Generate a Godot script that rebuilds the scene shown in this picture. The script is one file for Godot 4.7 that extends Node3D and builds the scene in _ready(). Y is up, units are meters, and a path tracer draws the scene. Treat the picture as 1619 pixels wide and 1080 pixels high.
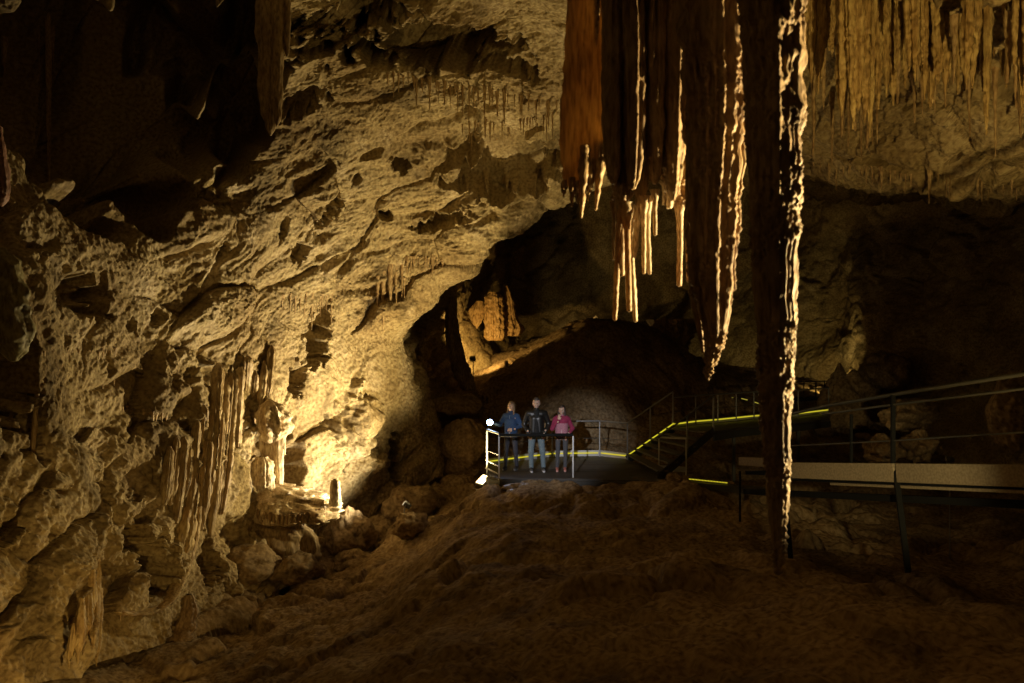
extends Node3D
# A show cave: vaulted rock chamber, a viewing platform with three visitors, stairs, a footbridge
# and stalactites hanging close to the camera. Metres, y up, camera at the origin looking along -z.

const F := 1400.0                      # focal length in photograph pixels (1619 wide)
const STONE_A := Color(0.40, 0.31, 0.19)       # loose rock, all of it alike
const STONE_B := Color(0.27, 0.20, 0.115)
const DECK := -3.06                    # height of the viewing platform's deck
var rng := RandomNumberGenerator.new()
var M := {}                            # materials
var names := {}

class Sheet:
	var nu: int
	var nv: int
	var pos: PackedVector3Array
	var nor: PackedVector3Array
	var node: MeshInstance3D

# ---------------------------------------------------------------- helpers
func at(px: float, py: float, d: float) -> Vector3:
	return Vector3((px - 809.5) / F * d, (540.0 - py) / F * d, -d)

func pix(p: Vector3) -> Vector2:
	return Vector2(809.5 + p.x / -p.z * F, 540.0 - p.y / -p.z * F)

func lin(r: float, g: float, b: float) -> Color:
	return Color(r, g, b).linear_to_srgb()

func numbered(called: String) -> String:
	var n: int = names.get(called, 0)
	names[called] = n + 1
	return called if n == 0 else "%s_%03d" % [called, n]

func tag(o: Node3D, label := "", category := "", group := "", kind := "") -> void:
	if label: o.set_meta("label", label)
	if category: o.set_meta("category", category)
	if group: o.set_meta("group", group)
	if kind: o.set_meta("kind", kind)

func thing(called: String, label: String, category: String, where := Vector3.ZERO, group := "") -> Node3D:
	var o := Node3D.new()
	o.name = numbered(called)
	add_child(o)
	o.position = where
	tag(o, label, category, group, "thing")
	return o

func put(called: String, mesh: Mesh, mat: Material, parent: Node3D = null) -> MeshInstance3D:
	var o := MeshInstance3D.new()
	o.mesh = mesh
	o.material_override = mat
	if parent == null or parent == self:
		o.name = numbered(called)
		add_child(o)
	else:
		o.name = called
		parent.add_child(o, true)
	return o

func noise(kind: int, wavelength: float, octaves: int, sd: int, fractal := FastNoiseLite.FRACTAL_FBM) -> FastNoiseLite:
	var n := FastNoiseLite.new()
	n.noise_type = kind
	n.frequency = 1.0 / wavelength
	n.seed = sd
	n.fractal_type = fractal if octaves > 1 else FastNoiseLite.FRACTAL_NONE
	n.fractal_octaves = octaves
	return n

func cr(a: Vector3, b: Vector3, c: Vector3, d: Vector3, t: float) -> Vector3:
	return b.cubic_interpolate(c, a, d, t)

func along(row: Array, t: float) -> Vector3:
	var n := row.size() - 1
	var s := clampf(t, 0.0, 1.0) * n
	var i := mini(int(s), n - 1)
	var b: Vector3 = row[i]
	var c: Vector3 = row[i + 1]
	var a: Vector3 = row[i - 1] if i > 0 else b * 2.0 - c
	var d: Vector3 = row[i + 2] if i + 2 <= n else c * 2.0 - b
	return b.cubic_interpolate(c, a, d, s - i)

# ---------------------------------------------------------------- rock sheets
# A smooth patch through a net of points, pushed in and out by several layers of 3-D noise.
# style: rough (blocky broken rock 0..1), flow (vertical runs of flowstone 0..1), size of the large relief.
func sheet(called: String, net: Array, nu: int, nv: int, inside: Vector3, style: Dictionary, mat: Material, dents := [], grade := []) -> Sheet:
	var s := Sheet.new()
	s.nu = nu
	s.nv = nv
	var rows := net.size()
	var cols: int = net[0].size()
	var base := PackedVector3Array()
	base.resize(nu * nv)
	for j in nv:
		var t := float(j) / (nv - 1)
		var line := []
		for c in cols:
			var col := []
			for r in rows:
				col.append(net[r][c])
			line.append(along(col, t))
		for i in nu:
			base[j * nu + i] = along(line, spread_u(float(i) / (nu - 1), style.get("share", [])))
	var nor := PackedVector3Array()
	nor.resize(nu * nv)
	grid_normals(base, nor, nu, nv)
	var mid := (nv / 2) * nu + nu / 2
	var flip := nor[mid].dot(inside - base[mid]) < 0.0
	# noise layers
	var sd: int = style.get("seed", 1)
	var big := noise(FastNoiseLite.TYPE_SIMPLEX_SMOOTH, style.get("size", 5.0), 3, sd)
	var warp := noise(FastNoiseLite.TYPE_SIMPLEX_SMOOTH, 1.7, 2, sd + 1)
	var block := noise(FastNoiseLite.TYPE_CELLULAR, style.get("block", 1.25), 1, sd + 2)
	block.cellular_return_type = FastNoiseLite.RETURN_DISTANCE2_SUB
	block.cellular_jitter = 1.0
	var slab := noise(FastNoiseLite.TYPE_CELLULAR, style.get("block", 1.25), 1, sd + 2)
	slab.cellular_return_type = FastNoiseLite.RETURN_CELL_VALUE
	slab.cellular_jitter = 1.0
	var chip := noise(FastNoiseLite.TYPE_CELLULAR, style.get("chip", 0.36), 1, sd + 3)
	chip.cellular_return_type = FastNoiseLite.RETURN_DISTANCE
	var grit := noise(FastNoiseLite.TYPE_SIMPLEX, 0.8, 6, sd + 4)
	grit.fractal_gain = 0.58
	var fine := noise(FastNoiseLite.TYPE_SIMPLEX, 0.13, 3, sd + 5)
	var where := noise(FastNoiseLite.TYPE_SIMPLEX_SMOOTH, 4.2, 2, sd + 6)
	var runs := noise(FastNoiseLite.TYPE_SIMPLEX_SMOOTH, 0.34, 3, sd + 7, FastNoiseLite.FRACTAL_RIDGED)
	var a_big: float = style.get("big", 0.5)
	var a_rough: float = style.get("rough", 1.0)
	var a_flow: float = style.get("flow", 0.5)
	var slant: Vector3 = style.get("slant", Vector3(0, 1, 0))
	var colour := PackedColorArray()
	colour.resize(nu * nv)
	var tone := noise(FastNoiseLite.TYPE_SIMPLEX_SMOOTH, 2.6, 4, sd + 8)
	var tone2 := noise(FastNoiseLite.TYPE_SIMPLEX_SMOOTH, 0.7, 3, sd + 9)
	var stain := noise(FastNoiseLite.TYPE_SIMPLEX_SMOOTH, 1.5, 5, sd + 10)
	var c_a: Color = style.get("c_a", Color(0.45, 0.375, 0.22))
	var c_b: Color = style.get("c_b", Color(0.29, 0.22, 0.115))
	var c_c: Color = style.get("c_c", Color(0.60, 0.52, 0.37))
	var c_d: Color = style.get("c_d", c_b * 0.55)
	var edge := PackedFloat32Array()
	# how far each point is pushed, dents first (they are few and cover few points)
	var push := PackedFloat32Array()
	push.resize(nu * nv)
	var calm := PackedFloat32Array()
	calm.resize(nu * nv)
	for dent in dents:
		stamp(base, push, calm, nu, nv, placed_dent(s, base, dent))
	for k in nu * nv:
		var p := base[k]
		var n := -nor[k] if flip else nor[k]
		var w := warp.get_noise_3dv(p) * 0.55
		var q := p + Vector3(w, w * 0.7, -w)
		# broken rock lies in tilted beds: stretch along the bedding
		var l := (q.x - q.z) * 0.707
		var bed := Vector3((l * 0.82 + q.y * 0.57) * 0.5, (q.y * 0.82 - l * 0.57) * 1.35, (q.x + q.z) * 0.5)
		var m := where.get_noise_3dv(p)
		var rough := clampf(0.55 + m * 1.5, 0.12, 1.0) * a_rough * (1.0 - calm[k])
		var flow := clampf(0.35 - m * 1.9, 0.0, 1.0) * a_flow
		var h := big.get_noise_3dv(p) * a_big
		var cell := block.get_noise_3dv(bed)
		h += minf(cell + 1.0, 0.2) * 0.8 * rough + slab.get_noise_3dv(bed) * 0.24 * rough
		h += chip.get_noise_3dv(bed * Vector3(1, 1.2, 1)) * 0.075 * rough
		h += grit.get_noise_3dv(bed * Vector3(1.5, 1.0, 1.6)) * 0.17 * (0.35 + rough * 0.65)
		h += fine.get_noise_3dv(p) * 0.022
		if flow > 0.01:
			h += runs.get_noise_3d(q.x, q.y * 0.13, q.z) * 0.10 * flow
		h += push[k]
		var dir := (n + slant * (w * 0.9)).normalized()
		s_set(base, k, p + dir * h)
		var tn := tone.get_noise_3dv(p)
		var t2 := tone2.get_noise_3d(p.x, p.y * 0.5, p.z)
		var c := c_a.lerp(c_b, clampf(0.35 + tn * 1.5 + t2 * 0.5, 0.0, 1.0))
		c = c.lerp(c_c, clampf(-tn * 0.9 + t2 * 1.1 - 0.12, 0.0, 0.8))
		var st := stain.get_noise_3d(p.x, p.y * 0.45, p.z)
		c = c.lerp(c_d, clampf(st * 3.0 - 0.55, 0.0, 0.75))
		colour[k] = c
	s.pos = base
	grid_normals(base, nor, nu, nv)
	if flip:
		for k in nu * nv:
			nor[k] = -nor[k]
	s.nor = nor
	s.node = put(called, grid_mesh(base, nor, colour, nu, nv, flip), mat)
	tag(s.node, "", "", "", "structure")
	return s

# more points where the sheet is seen: share = points given to each column of the net
func spread_u(t: float, share: Array) -> float:
	if share.is_empty():
		return t
	var total := 0.0
	for w in share:
		total += w
	var want := t * total
	for k in share.size():
		if want <= share[k] or k == share.size() - 1:
			return (k + clampf(want / share[k], 0.0, 1.0)) / share.size()
		want -= share[k]
	return 1.0

func s_set(a: PackedVector3Array, k: int, v: Vector3) -> void:
	a[k] = v

func grid_normals(p: PackedVector3Array, nor: PackedVector3Array, nu: int, nv: int) -> void:
	for j in nv:
		var j0 := maxi(j - 1, 0) * nu
		var j1 := mini(j + 1, nv - 1) * nu
		var jj := j * nu
		for i in nu:
			var du := p[jj + mini(i + 1, nu - 1)] - p[jj + maxi(i - 1, 0)]
			var dv := p[j1 + i] - p[j0 + i]
			nor[jj + i] = du.cross(dv).normalized()

func grid_mesh(p: PackedVector3Array, nor: PackedVector3Array, colour: PackedColorArray, nu: int, nv: int, flip: bool) -> ArrayMesh:
	var idx := PackedInt32Array()
	idx.resize((nu - 1) * (nv - 1) * 6)
	var k := 0
	for j in nv - 1:
		for i in nu - 1:
			var a := j * nu + i
			var b := a + 1
			var c := a + nu
			var d := c + 1
			# normal = du x dv; front faces run clockwise
			if flip:
				idx[k] = a; idx[k + 1] = b; idx[k + 2] = c
				idx[k + 3] = b; idx[k + 4] = d; idx[k + 5] = c
			else:
				idx[k] = a; idx[k + 1] = c; idx[k + 2] = b
				idx[k + 3] = b; idx[k + 4] = c; idx[k + 5] = d
			k += 6
	var arr := []
	arr.resize(Mesh.ARRAY_MAX)
	arr[Mesh.ARRAY_VERTEX] = p
	arr[Mesh.ARRAY_NORMAL] = nor
	if colour.size():
		arr[Mesh.ARRAY_COLOR] = colour
	arr[Mesh.ARRAY_INDEX] = idx
	var m := ArrayMesh.new()
	m.add_surface_from_arrays(Mesh.PRIMITIVE_TRIANGLES, arr)
	return m

# a dent given by its place in the photograph: [px, py, half width, half height, turn (degrees), push, calm, sharpness]
func placed_dent(s: Sheet, base: PackedVector3Array, d: Array) -> Array:
	s.pos = base
	var p := base[on(s, d[0], d[1])]
	var k := -p.z / F
	var a := deg_to_rad(d[4])
	return [p, d[2] * k, d[3] * k, Vector3(sin(a), cos(a), 0), d[5], d[6] if d.size() > 6 else 0.0, d[7] if d.size() > 7 else 0.5]

# dent: [centre, radius across, radius along the axis, axis, push (metres, minus is a hollow), calm 0..1, sharpness]
func stamp(base: PackedVector3Array, push: PackedFloat32Array, calm: PackedFloat32Array, nu: int, nv: int, dent: Array) -> void:
	var c: Vector3 = dent[0]
	var rx: float = dent[1]
	var ry: float = dent[2]
	var ax: Vector3 = dent[3].normalized()
	var amount: float = dent[4]
	var still: float = dent[5] if dent.size() > 5 else 0.0
	var sharp: float = dent[6] if dent.size() > 6 else 0.6
	var reach := maxf(rx, ry) * 1.35
	var step := 6
	var i0 := nu
	var i1 := -1
	var j0 := nv
	var j1 := -1
	for j in range(0, nv, step):
		for i in range(0, nu, step):
			if base[j * nu + i].distance_squared_to(c) < (reach + 0.3) * (reach + 0.3):
				i0 = mini(i0, i); i1 = maxi(i1, i); j0 = mini(j0, j); j1 = maxi(j1, j)
	if i1 < 0:
		return
	var wob := noise(FastNoiseLite.TYPE_SIMPLEX, maxf(0.25, minf(rx, ry) * 0.9), 3, 77)
	for j in range(maxi(j0 - step, 0), mini(j1 + step + 1, nv)):
		for i in range(maxi(i0 - step, 0), mini(i1 + step + 1, nu)):
			var k := j * nu + i
			var v := base[k] - c
			var y := v.dot(ax)
			var x := (v - ax * y).length()
			var r := sqrt(x * x / (rx * rx) + y * y / (ry * ry)) + wob.get_noise_3dv(base[k]) * 0.55
			if r < 1.0:
				var f := smoothstep(1.0, 1.0 - sharp, r)
				push[k] += amount * f
				calm[k] = maxf(calm[k], still * f)

# the point of a sheet that shows at a place of the photograph
func on(s: Sheet, px: float, py: float) -> int:
	var want := Vector2(px, py)
	var best := 0
	var far := 1e9
	var step := 7
	for j in range(0, s.nv, step):
		for i in range(0, s.nu, step):
			var p := s.pos[j * s.nu + i]
			if p.z < -0.5:
				var d := pix(p).distance_squared_to(want)
				if d < far:
					far = d
					best = j * s.nu + i
	var bj := best / s.nu
	var bi := best % s.nu
	for j in range(maxi(bj - step, 0), mini(bj + step + 1, s.nv)):
		for i in range(maxi(bi - step, 0), mini(bi + step + 1, s.nu)):
			var p := s.pos[j * s.nu + i]
			var d := pix(p).distance_squared_to(want)
			if d < far:
				far = d
				best = j * s.nu + i
	return best

# ---------------------------------------------------------------- materials
func noise_tex(n: FastNoiseLite, size := 512, ramp: Gradient = null, as_normal := false, bump := 8.0) -> NoiseTexture2D:
	var t := NoiseTexture2D.new()
	t.width = size
	t.height = size
	t.seamless = true
	t.noise = n
	t.color_ramp = ramp
	t.as_normal_map = as_normal
	t.bump_strength = bump
	return t

func ramp(stops: Array) -> Gradient:
	var g := Gradient.new()
	var off := PackedFloat32Array()
	var col := PackedColorArray()
	for s in stops:
		off.append(s[0])
		col.append(s[1])
	g.offsets = off
	g.colors = col
	return g

func rock_material(rough: float, tex_scale: float, bump_cm: float, grain: Gradient, spec := 0.5, streak := 1.0) -> StandardMaterial3D:
	var m := StandardMaterial3D.new()
	m.vertex_color_use_as_albedo = true
	m.roughness = rough
	m.metallic_specular = spec
	m.uv1_triplanar = true
	m.uv1_world_triplanar = true
	m.uv1_scale = Vector3(tex_scale, tex_scale * streak, tex_scale)
	var a := noise(FastNoiseLite.TYPE_SIMPLEX, 90.0, 6, 21)
	m.albedo_texture = noise_tex(a, 1024, grain)
	var b := noise(FastNoiseLite.TYPE_SIMPLEX, 80.0, 7, 22)
	b.fractal_gain = 0.62
	m.heightmap_enabled = true
	m.heightmap_texture = noise_tex(b, 1024)
	m.heightmap_scale = bump_cm
	return m

func plain(c: Color, rough := 0.6, metal := 0.0) -> StandardMaterial3D:
	var m := StandardMaterial3D.new()
	m.albedo_color = c
	m.roughness = rough
	m.metallic = metal
	return m

func glowing(c: Color, energy: float) -> StandardMaterial3D:
	var m := StandardMaterial3D.new()
	m.albedo_color = Color(0.05, 0.05, 0.05)
	m.emission_enabled = true
	m.emission = c
	m.emission_energy_multiplier = energy
	return m

func speckled(c: Color, rough: float) -> StandardMaterial3D:
	var m := plain(c, rough)
	m.uv1_triplanar = true
	m.uv1_world_triplanar = true
	m.uv1_scale = Vector3.ONE * 1.5
	m.albedo_texture = noise_tex(noise(FastNoiseLite.TYPE_SIMPLEX, 40.0, 5, 31), 512, ramp([[0.0, Color(0.74, 0.72, 0.69)], [0.5, Color(0.88, 0.87, 0.85)], [1.0, Color(1, 1, 1)]]))
	return m

func make_materials() -> void:
	var g := ramp([[0.0, Color(0.5, 0.44, 0.38)], [0.3, Color(0.74, 0.69, 0.63)], [0.5, Color(0.88, 0.85, 0.8)], [0.7, Color(0.97, 0.95, 0.92)], [1.0, Color(1, 1, 1)]])
	M.rock = rock_material(0.8, 0.7, 1.6, g, 0.4)
	M.drip = rock_material(0.66, 1.8, 0.35, g, 0.45, 0.2)
	M.drip_pale = M.drip
	M.straw = rock_material(0.5, 3.0, 0.08, g, 0.5, 0.3)
	M.straw.backlight_enabled = true
	M.straw.backlight = lin(0.5, 0.42, 0.3)
	M.glow_stone = rock_material(0.55, 2.0, 0.12, g, 0.5, 0.12)
	M.glow_stone.backlight_enabled = true
	M.glow_stone.backlight = lin(0.9, 0.79, 0.58)
	M.steel = plain(lin(0.28, 0.28, 0.28), 0.45, 0.5)
	M.zinc = plain(lin(0.5, 0.5, 0.5), 0.45, 0.3)
	M.dark_steel = plain(lin(0.07, 0.068, 0.06), 0.55, 0.3)
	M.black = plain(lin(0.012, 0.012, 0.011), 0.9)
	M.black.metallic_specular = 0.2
	M.deck = plain(lin(0.07, 0.062, 0.052), 0.6)
	M.deck_dark = plain(lin(0.055, 0.048, 0.04), 0.55)
	M.deck_pale = plain(lin(0.1, 0.09, 0.075), 0.65)
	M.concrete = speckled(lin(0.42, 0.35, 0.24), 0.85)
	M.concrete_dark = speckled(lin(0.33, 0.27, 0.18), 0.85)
	M.led = glowing(lin(0.72, 0.62, 0.03), 1.1)
	M.led_dim = glowing(lin(0.6, 0.5, 0.06), 0.7)
	M.spike = rock_material(0.6, 2.0, 0.4, g, 0.5, 0.3)
	M.flow = rock_material(0.62, 1.3, 0.6, g, 0.5, 0.3)
	M.wet = rock_material(0.3, 1.0, 1.0, g, 0.5)
	M.mud = rock_material(0.92, 0.6, 2.0, g, 0.25)

# ---------------------------------------------------------------- dripstone
# A hanging or standing body of dripstone: rings along a path, fluted and lumpy.
# radii: Vector2(across, through) at even steps along the path. opt: seg, rings, flute, folds, lump, lump_size, popcorn, turn, seed
func drip(path: Array, radii: Array, opt := {}) -> ArrayMesh:
	var seg: int = opt.get("seg", 20)
	var rings: int = opt.get("rings", 24)
	var sd: int = opt.get("seed", 1)
	var flute: float = opt.get("flute", 0.15)
	var folds: float = opt.get("folds", 2.0)
	var lump: float = opt.get("lump", 0.1)
	var pop: float = opt.get("popcorn", 0.0)
	var turn: float = opt.get("turn", 0.0)
	var nf := noise(FastNoiseLite.TYPE_SIMPLEX_SMOOTH, 1.0, 2, sd)
	var nl := noise(FastNoiseLite.TYPE_SIMPLEX_SMOOTH, opt.get("lump_size", 0.2), 3, sd + 1)
	var np := noise(FastNoiseLite.TYPE_CELLULAR, opt.get("pop_size", 0.05), 1, sd + 2)
	np.cellular_return_type = FastNoiseLite.RETURN_DISTANCE
	var nw := noise(FastNoiseLite.TYPE_SIMPLEX_SMOOTH, 0.5, 2, sd + 3)
	var nc := noise(FastNoiseLite.TYPE_SIMPLEX_SMOOTH, 0.35, 3, sd + 4)
	var c_a: Color = opt.get("c_a", Color(0.5, 0.38, 0.22))
	var c_b: Color = opt.get("c_b", Color(0.34, 0.22, 0.11))
	var nu := seg + 1
	var pos := PackedVector3Array()
	var col := PackedColorArray()
	pos.resize(nu * (rings + 1))
	col.resize(nu * (rings + 1))
	for j in rings + 1:
		var t := float(j) / rings
		var c := along(path, t)
		var rs := t * (radii.size() - 1)
		var ri := mini(int(rs), radii.size() - 2)
		var ra: Vector2 = radii[ri]
		var rb: Vector2 = radii[ri + 1]
		var r := ra.lerp(rb, smoothstep(0.0, 1.0, rs - ri) * 0.5 + (rs - ri) * 0.5)
		var cap := 1.0
		if t > 0.985: cap = sqrt(maxf(0.0, 1.0 - pow((t - 0.985) / 0.015, 2.0)))
		for i in nu:
			var a := TAU * (i % seg) / seg
			var ca := cos(a)
			var sa := sin(a)
			var f := nf.get_noise_3d(ca * folds * 1.6 * maxf(1.0, r.x / maxf(r.y, 0.001) * 0.5), c.y * 0.22, sa * folds * 1.6)
			var k := 1.0 + flute * f * 2.0
			var v := Vector3(ca * r.x * k, 0, sa * r.y * k).rotated(Vector3.UP, turn)
			var p := c + v
			var out := v.normalized()
			var h := nl.get_noise_3dv(p) * lump * minf(r.x, r.y)
			if pop > 0.0:
				var grow := clampf(nw.get_noise_3dv(p) * 2.0 + 0.7, 0.0, 1.0)
				h += (-np.get_noise_3dv(p) - 0.45) * pop * grow
			pos[j * nu + i] = c + (p + out * h - c) * cap
			col[j * nu + i] = c_a.lerp(c_b, clampf(0.5 + nc.get_noise_3dv(p * Vector3(1, 0.4, 1)) * 1.6, 0.0, 1.0))
	return ring_mesh(pos, col, nu, rings + 1)

func ring_mesh(pos: PackedVector3Array, col: PackedColorArray, nu: int, nv: int) -> ArrayMesh:
	var nor := PackedVector3Array()
	nor.resize(pos.size())
	var seg := nu - 1
	var mid := Vector3.ZERO
	for i in seg:
		mid += pos[(nv / 2) * nu + i] / seg
	for j in nv:
		var j0 := maxi(j - 1, 0) * nu
		var j1 := mini(j + 1, nv - 1) * nu
		for i in nu:
			var du := pos[j * nu + (i + 1) % seg] - pos[j * nu + (i + seg - 1) % seg]
			var dv := pos[j1 + i] - pos[j0 + i]
			var n := du.cross(dv)
			nor[j * nu + i] = n.normalized() if n.length_squared() > 1e-14 else (pos[j1 + i] - pos[j0 + i]).normalized()
	var m := (nv / 2) * nu
	var flip := nor[m].dot(pos[m] - mid) < 0.0
	if flip:
		for k in nor.size():
			nor[k] = -nor[k]
	return grid_mesh(pos, nor, col, nu, nv, flip)

# straight or bent pipe of even thickness
func pipe(points: Array, radius: float, seg := 8) -> ArrayMesh:
	var nu := seg + 1
	var pos := PackedVector3Array()
	var n := points.size()
	var ends := [points[0]] + points + [points[n - 1]]
	for j in n + 2:
		var p: Vector3 = ends[j]
		var i0: int = clampi(j - 2, 0, n - 1)
		var i1: int = clampi(j, 0, n - 1)
		if i0 == i1: i0 = maxi(i1 - 1, 0)
		if i0 == i1: i1 = mini(i0 + 1, n - 1)
		var d: Vector3 = (points[i1] - points[i0]).normalized()
		var side := d.cross(Vector3.UP if absf(d.y) < 0.9 else Vector3.RIGHT).normalized()
		var up := side.cross(d)
		var r := radius if j > 0 and j < n + 1 else 0.0
		for i in nu:
			var a := TAU * (i % seg) / seg
			pos.append(p + (side * cos(a) + up * sin(a)) * r)
	return ring_mesh(pos, PackedColorArray(), nu, n + 2)

# a bar with a rectangular section from a to b; its width lies level, edges slightly eased
func bar(a: Vector3, b: Vector3, width: float, height: float, bevel := 0.004) -> ArrayMesh:
	var d := (b - a).normalized()
	var side := d.cross(Vector3.UP if absf(d.y) < 0.95 else Vector3.BACK).normalized()
	var up := side.cross(d).normalized()
	return block(Transform3D(Basis(side, up, -d), (a + b) * 0.5), Vector3(width, height, a.distance_to(b)), bevel)

func block(t: Transform3D, size: Vector3, bevel := 0.004) -> ArrayMesh:
	var st := SurfaceTool.new()
	st.begin(Mesh.PRIMITIVE_TRIANGLES)
	st.set_smooth_group(-1)
	var h := size * 0.5
	var e := minf(bevel, minf(h.x, minf(h.y, h.z)) * 0.5)
	# six faces, twelve edge strips and eight corners of a chamfered box
	var pts := {}
	for sx in [-1, 1]:
		for sy in [-1, 1]:
			for sz in [-1, 1]:
				pts[[sx, sy, sz, 0]] = t * Vector3(sx * h.x, sy * (h.y - e), sz * (h.z - e))
				pts[[sx, sy, sz, 1]] = t * Vector3(sx * (h.x - e), sy * h.y, sz * (h.z - e))
				pts[[sx, sy, sz, 2]] = t * Vector3(sx * (h.x - e), sy * (h.y - e), sz * h.z)
	var mid := t.origin
	for ax in 3:
		for s in [-1, 1]:
			var q := []
			for uv in [[-1, -1], [1, -1], [1, 1], [-1, 1]]:
				var k := [0, 0, 0]
				k[ax] = s
				k[(ax + 1) % 3] = uv[0]
				k[(ax + 2) % 3] = uv[1]
				q.append(pts[[k[0], k[1], k[2], ax]])
			face(st, q, mid)
	for ax in 3:
		var b := (ax + 1) % 3
		var c := (ax + 2) % 3
		for s in [-1, 1]:
			for u in [-1, 1]:
				var q := []
				for w in [[-1, b], [1, b], [1, c], [-1, c]]:
					var k := [0, 0, 0]
					k[ax] = w[0]
					k[b] = s
					k[c] = u
					q.append(pts[[k[0], k[1], k[2], w[1]]])
				face(st, q, mid)
	for sx in [-1, 1]:
		for sy in [-1, 1]:
			for sz in [-1, 1]:
				face(st, [pts[[sx, sy, sz, 0]], pts[[sx, sy, sz, 1]], pts[[sx, sy, sz, 2]]], mid)
	st.generate_normals()
	return st.commit()

func face(st: SurfaceTool, q: Array, mid: Vector3) -> void:
	var n: Vector3 = (q[2] - q[0]).cross(q[1] - q[0])
	var out: bool = n.dot(q[0] - mid) > 0.0
	for k in range(1, q.size() - 1):
		if out:
			st.add_vertex(q[0]); st.add_vertex(q[k]); st.add_vertex(q[k + 1])
		else:
			st.add_vertex(q[0]); st.add_vertex(q[k + 1]); st.add_vertex(q[k])

# a boulder: a ball broken by noise
func boulder(size: Vector3, sd: int, seg := 56, c_a := STONE_A, c_b := STONE_B, rough := 0.3) -> ArrayMesh:
	var nb := noise(FastNoiseLite.TYPE_CELLULAR, 1.1, 1, sd)
	nb.cellular_return_type = FastNoiseLite.RETURN_DISTANCE2_SUB
	var nn := noise(FastNoiseLite.TYPE_SIMPLEX, 0.9, 5, sd + 1)
	var nu := seg + 1
	var nv := seg / 2 + 1
	var pos := PackedVector3Array()
	var col := PackedColorArray()
	for j in nv:
		var b := PI * clampf(float(j) / (nv - 1), 0.001, 0.999)
		for i in nu:
			var a := TAU * (i % seg) / seg
			var d := Vector3(sin(b) * cos(a), cos(b), sin(b) * sin(a))
			var r := 1.0 + (minf(nb.get_noise_3dv(d) + 1.0, 0.5) - 0.3) * rough + nn.get_noise_3dv(d) * rough * 0.8
			pos.append(d * r * size)
			col.append(c_a.lerp(c_b, clampf(0.5 + nn.get_noise_3dv(d * 2.3) * 1.5, 0.0, 1.0)))
	return ring_mesh(pos, col, nu, nv)

# ---------------------------------------------------------------- foreground stalactites
const FD := 6.0    # they hang about six metres from the camera

var hd := FD

func fg(px: float, py: float, dz := 0.0) -> Vector3:
	return at(px, py, hd + dz)

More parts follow.
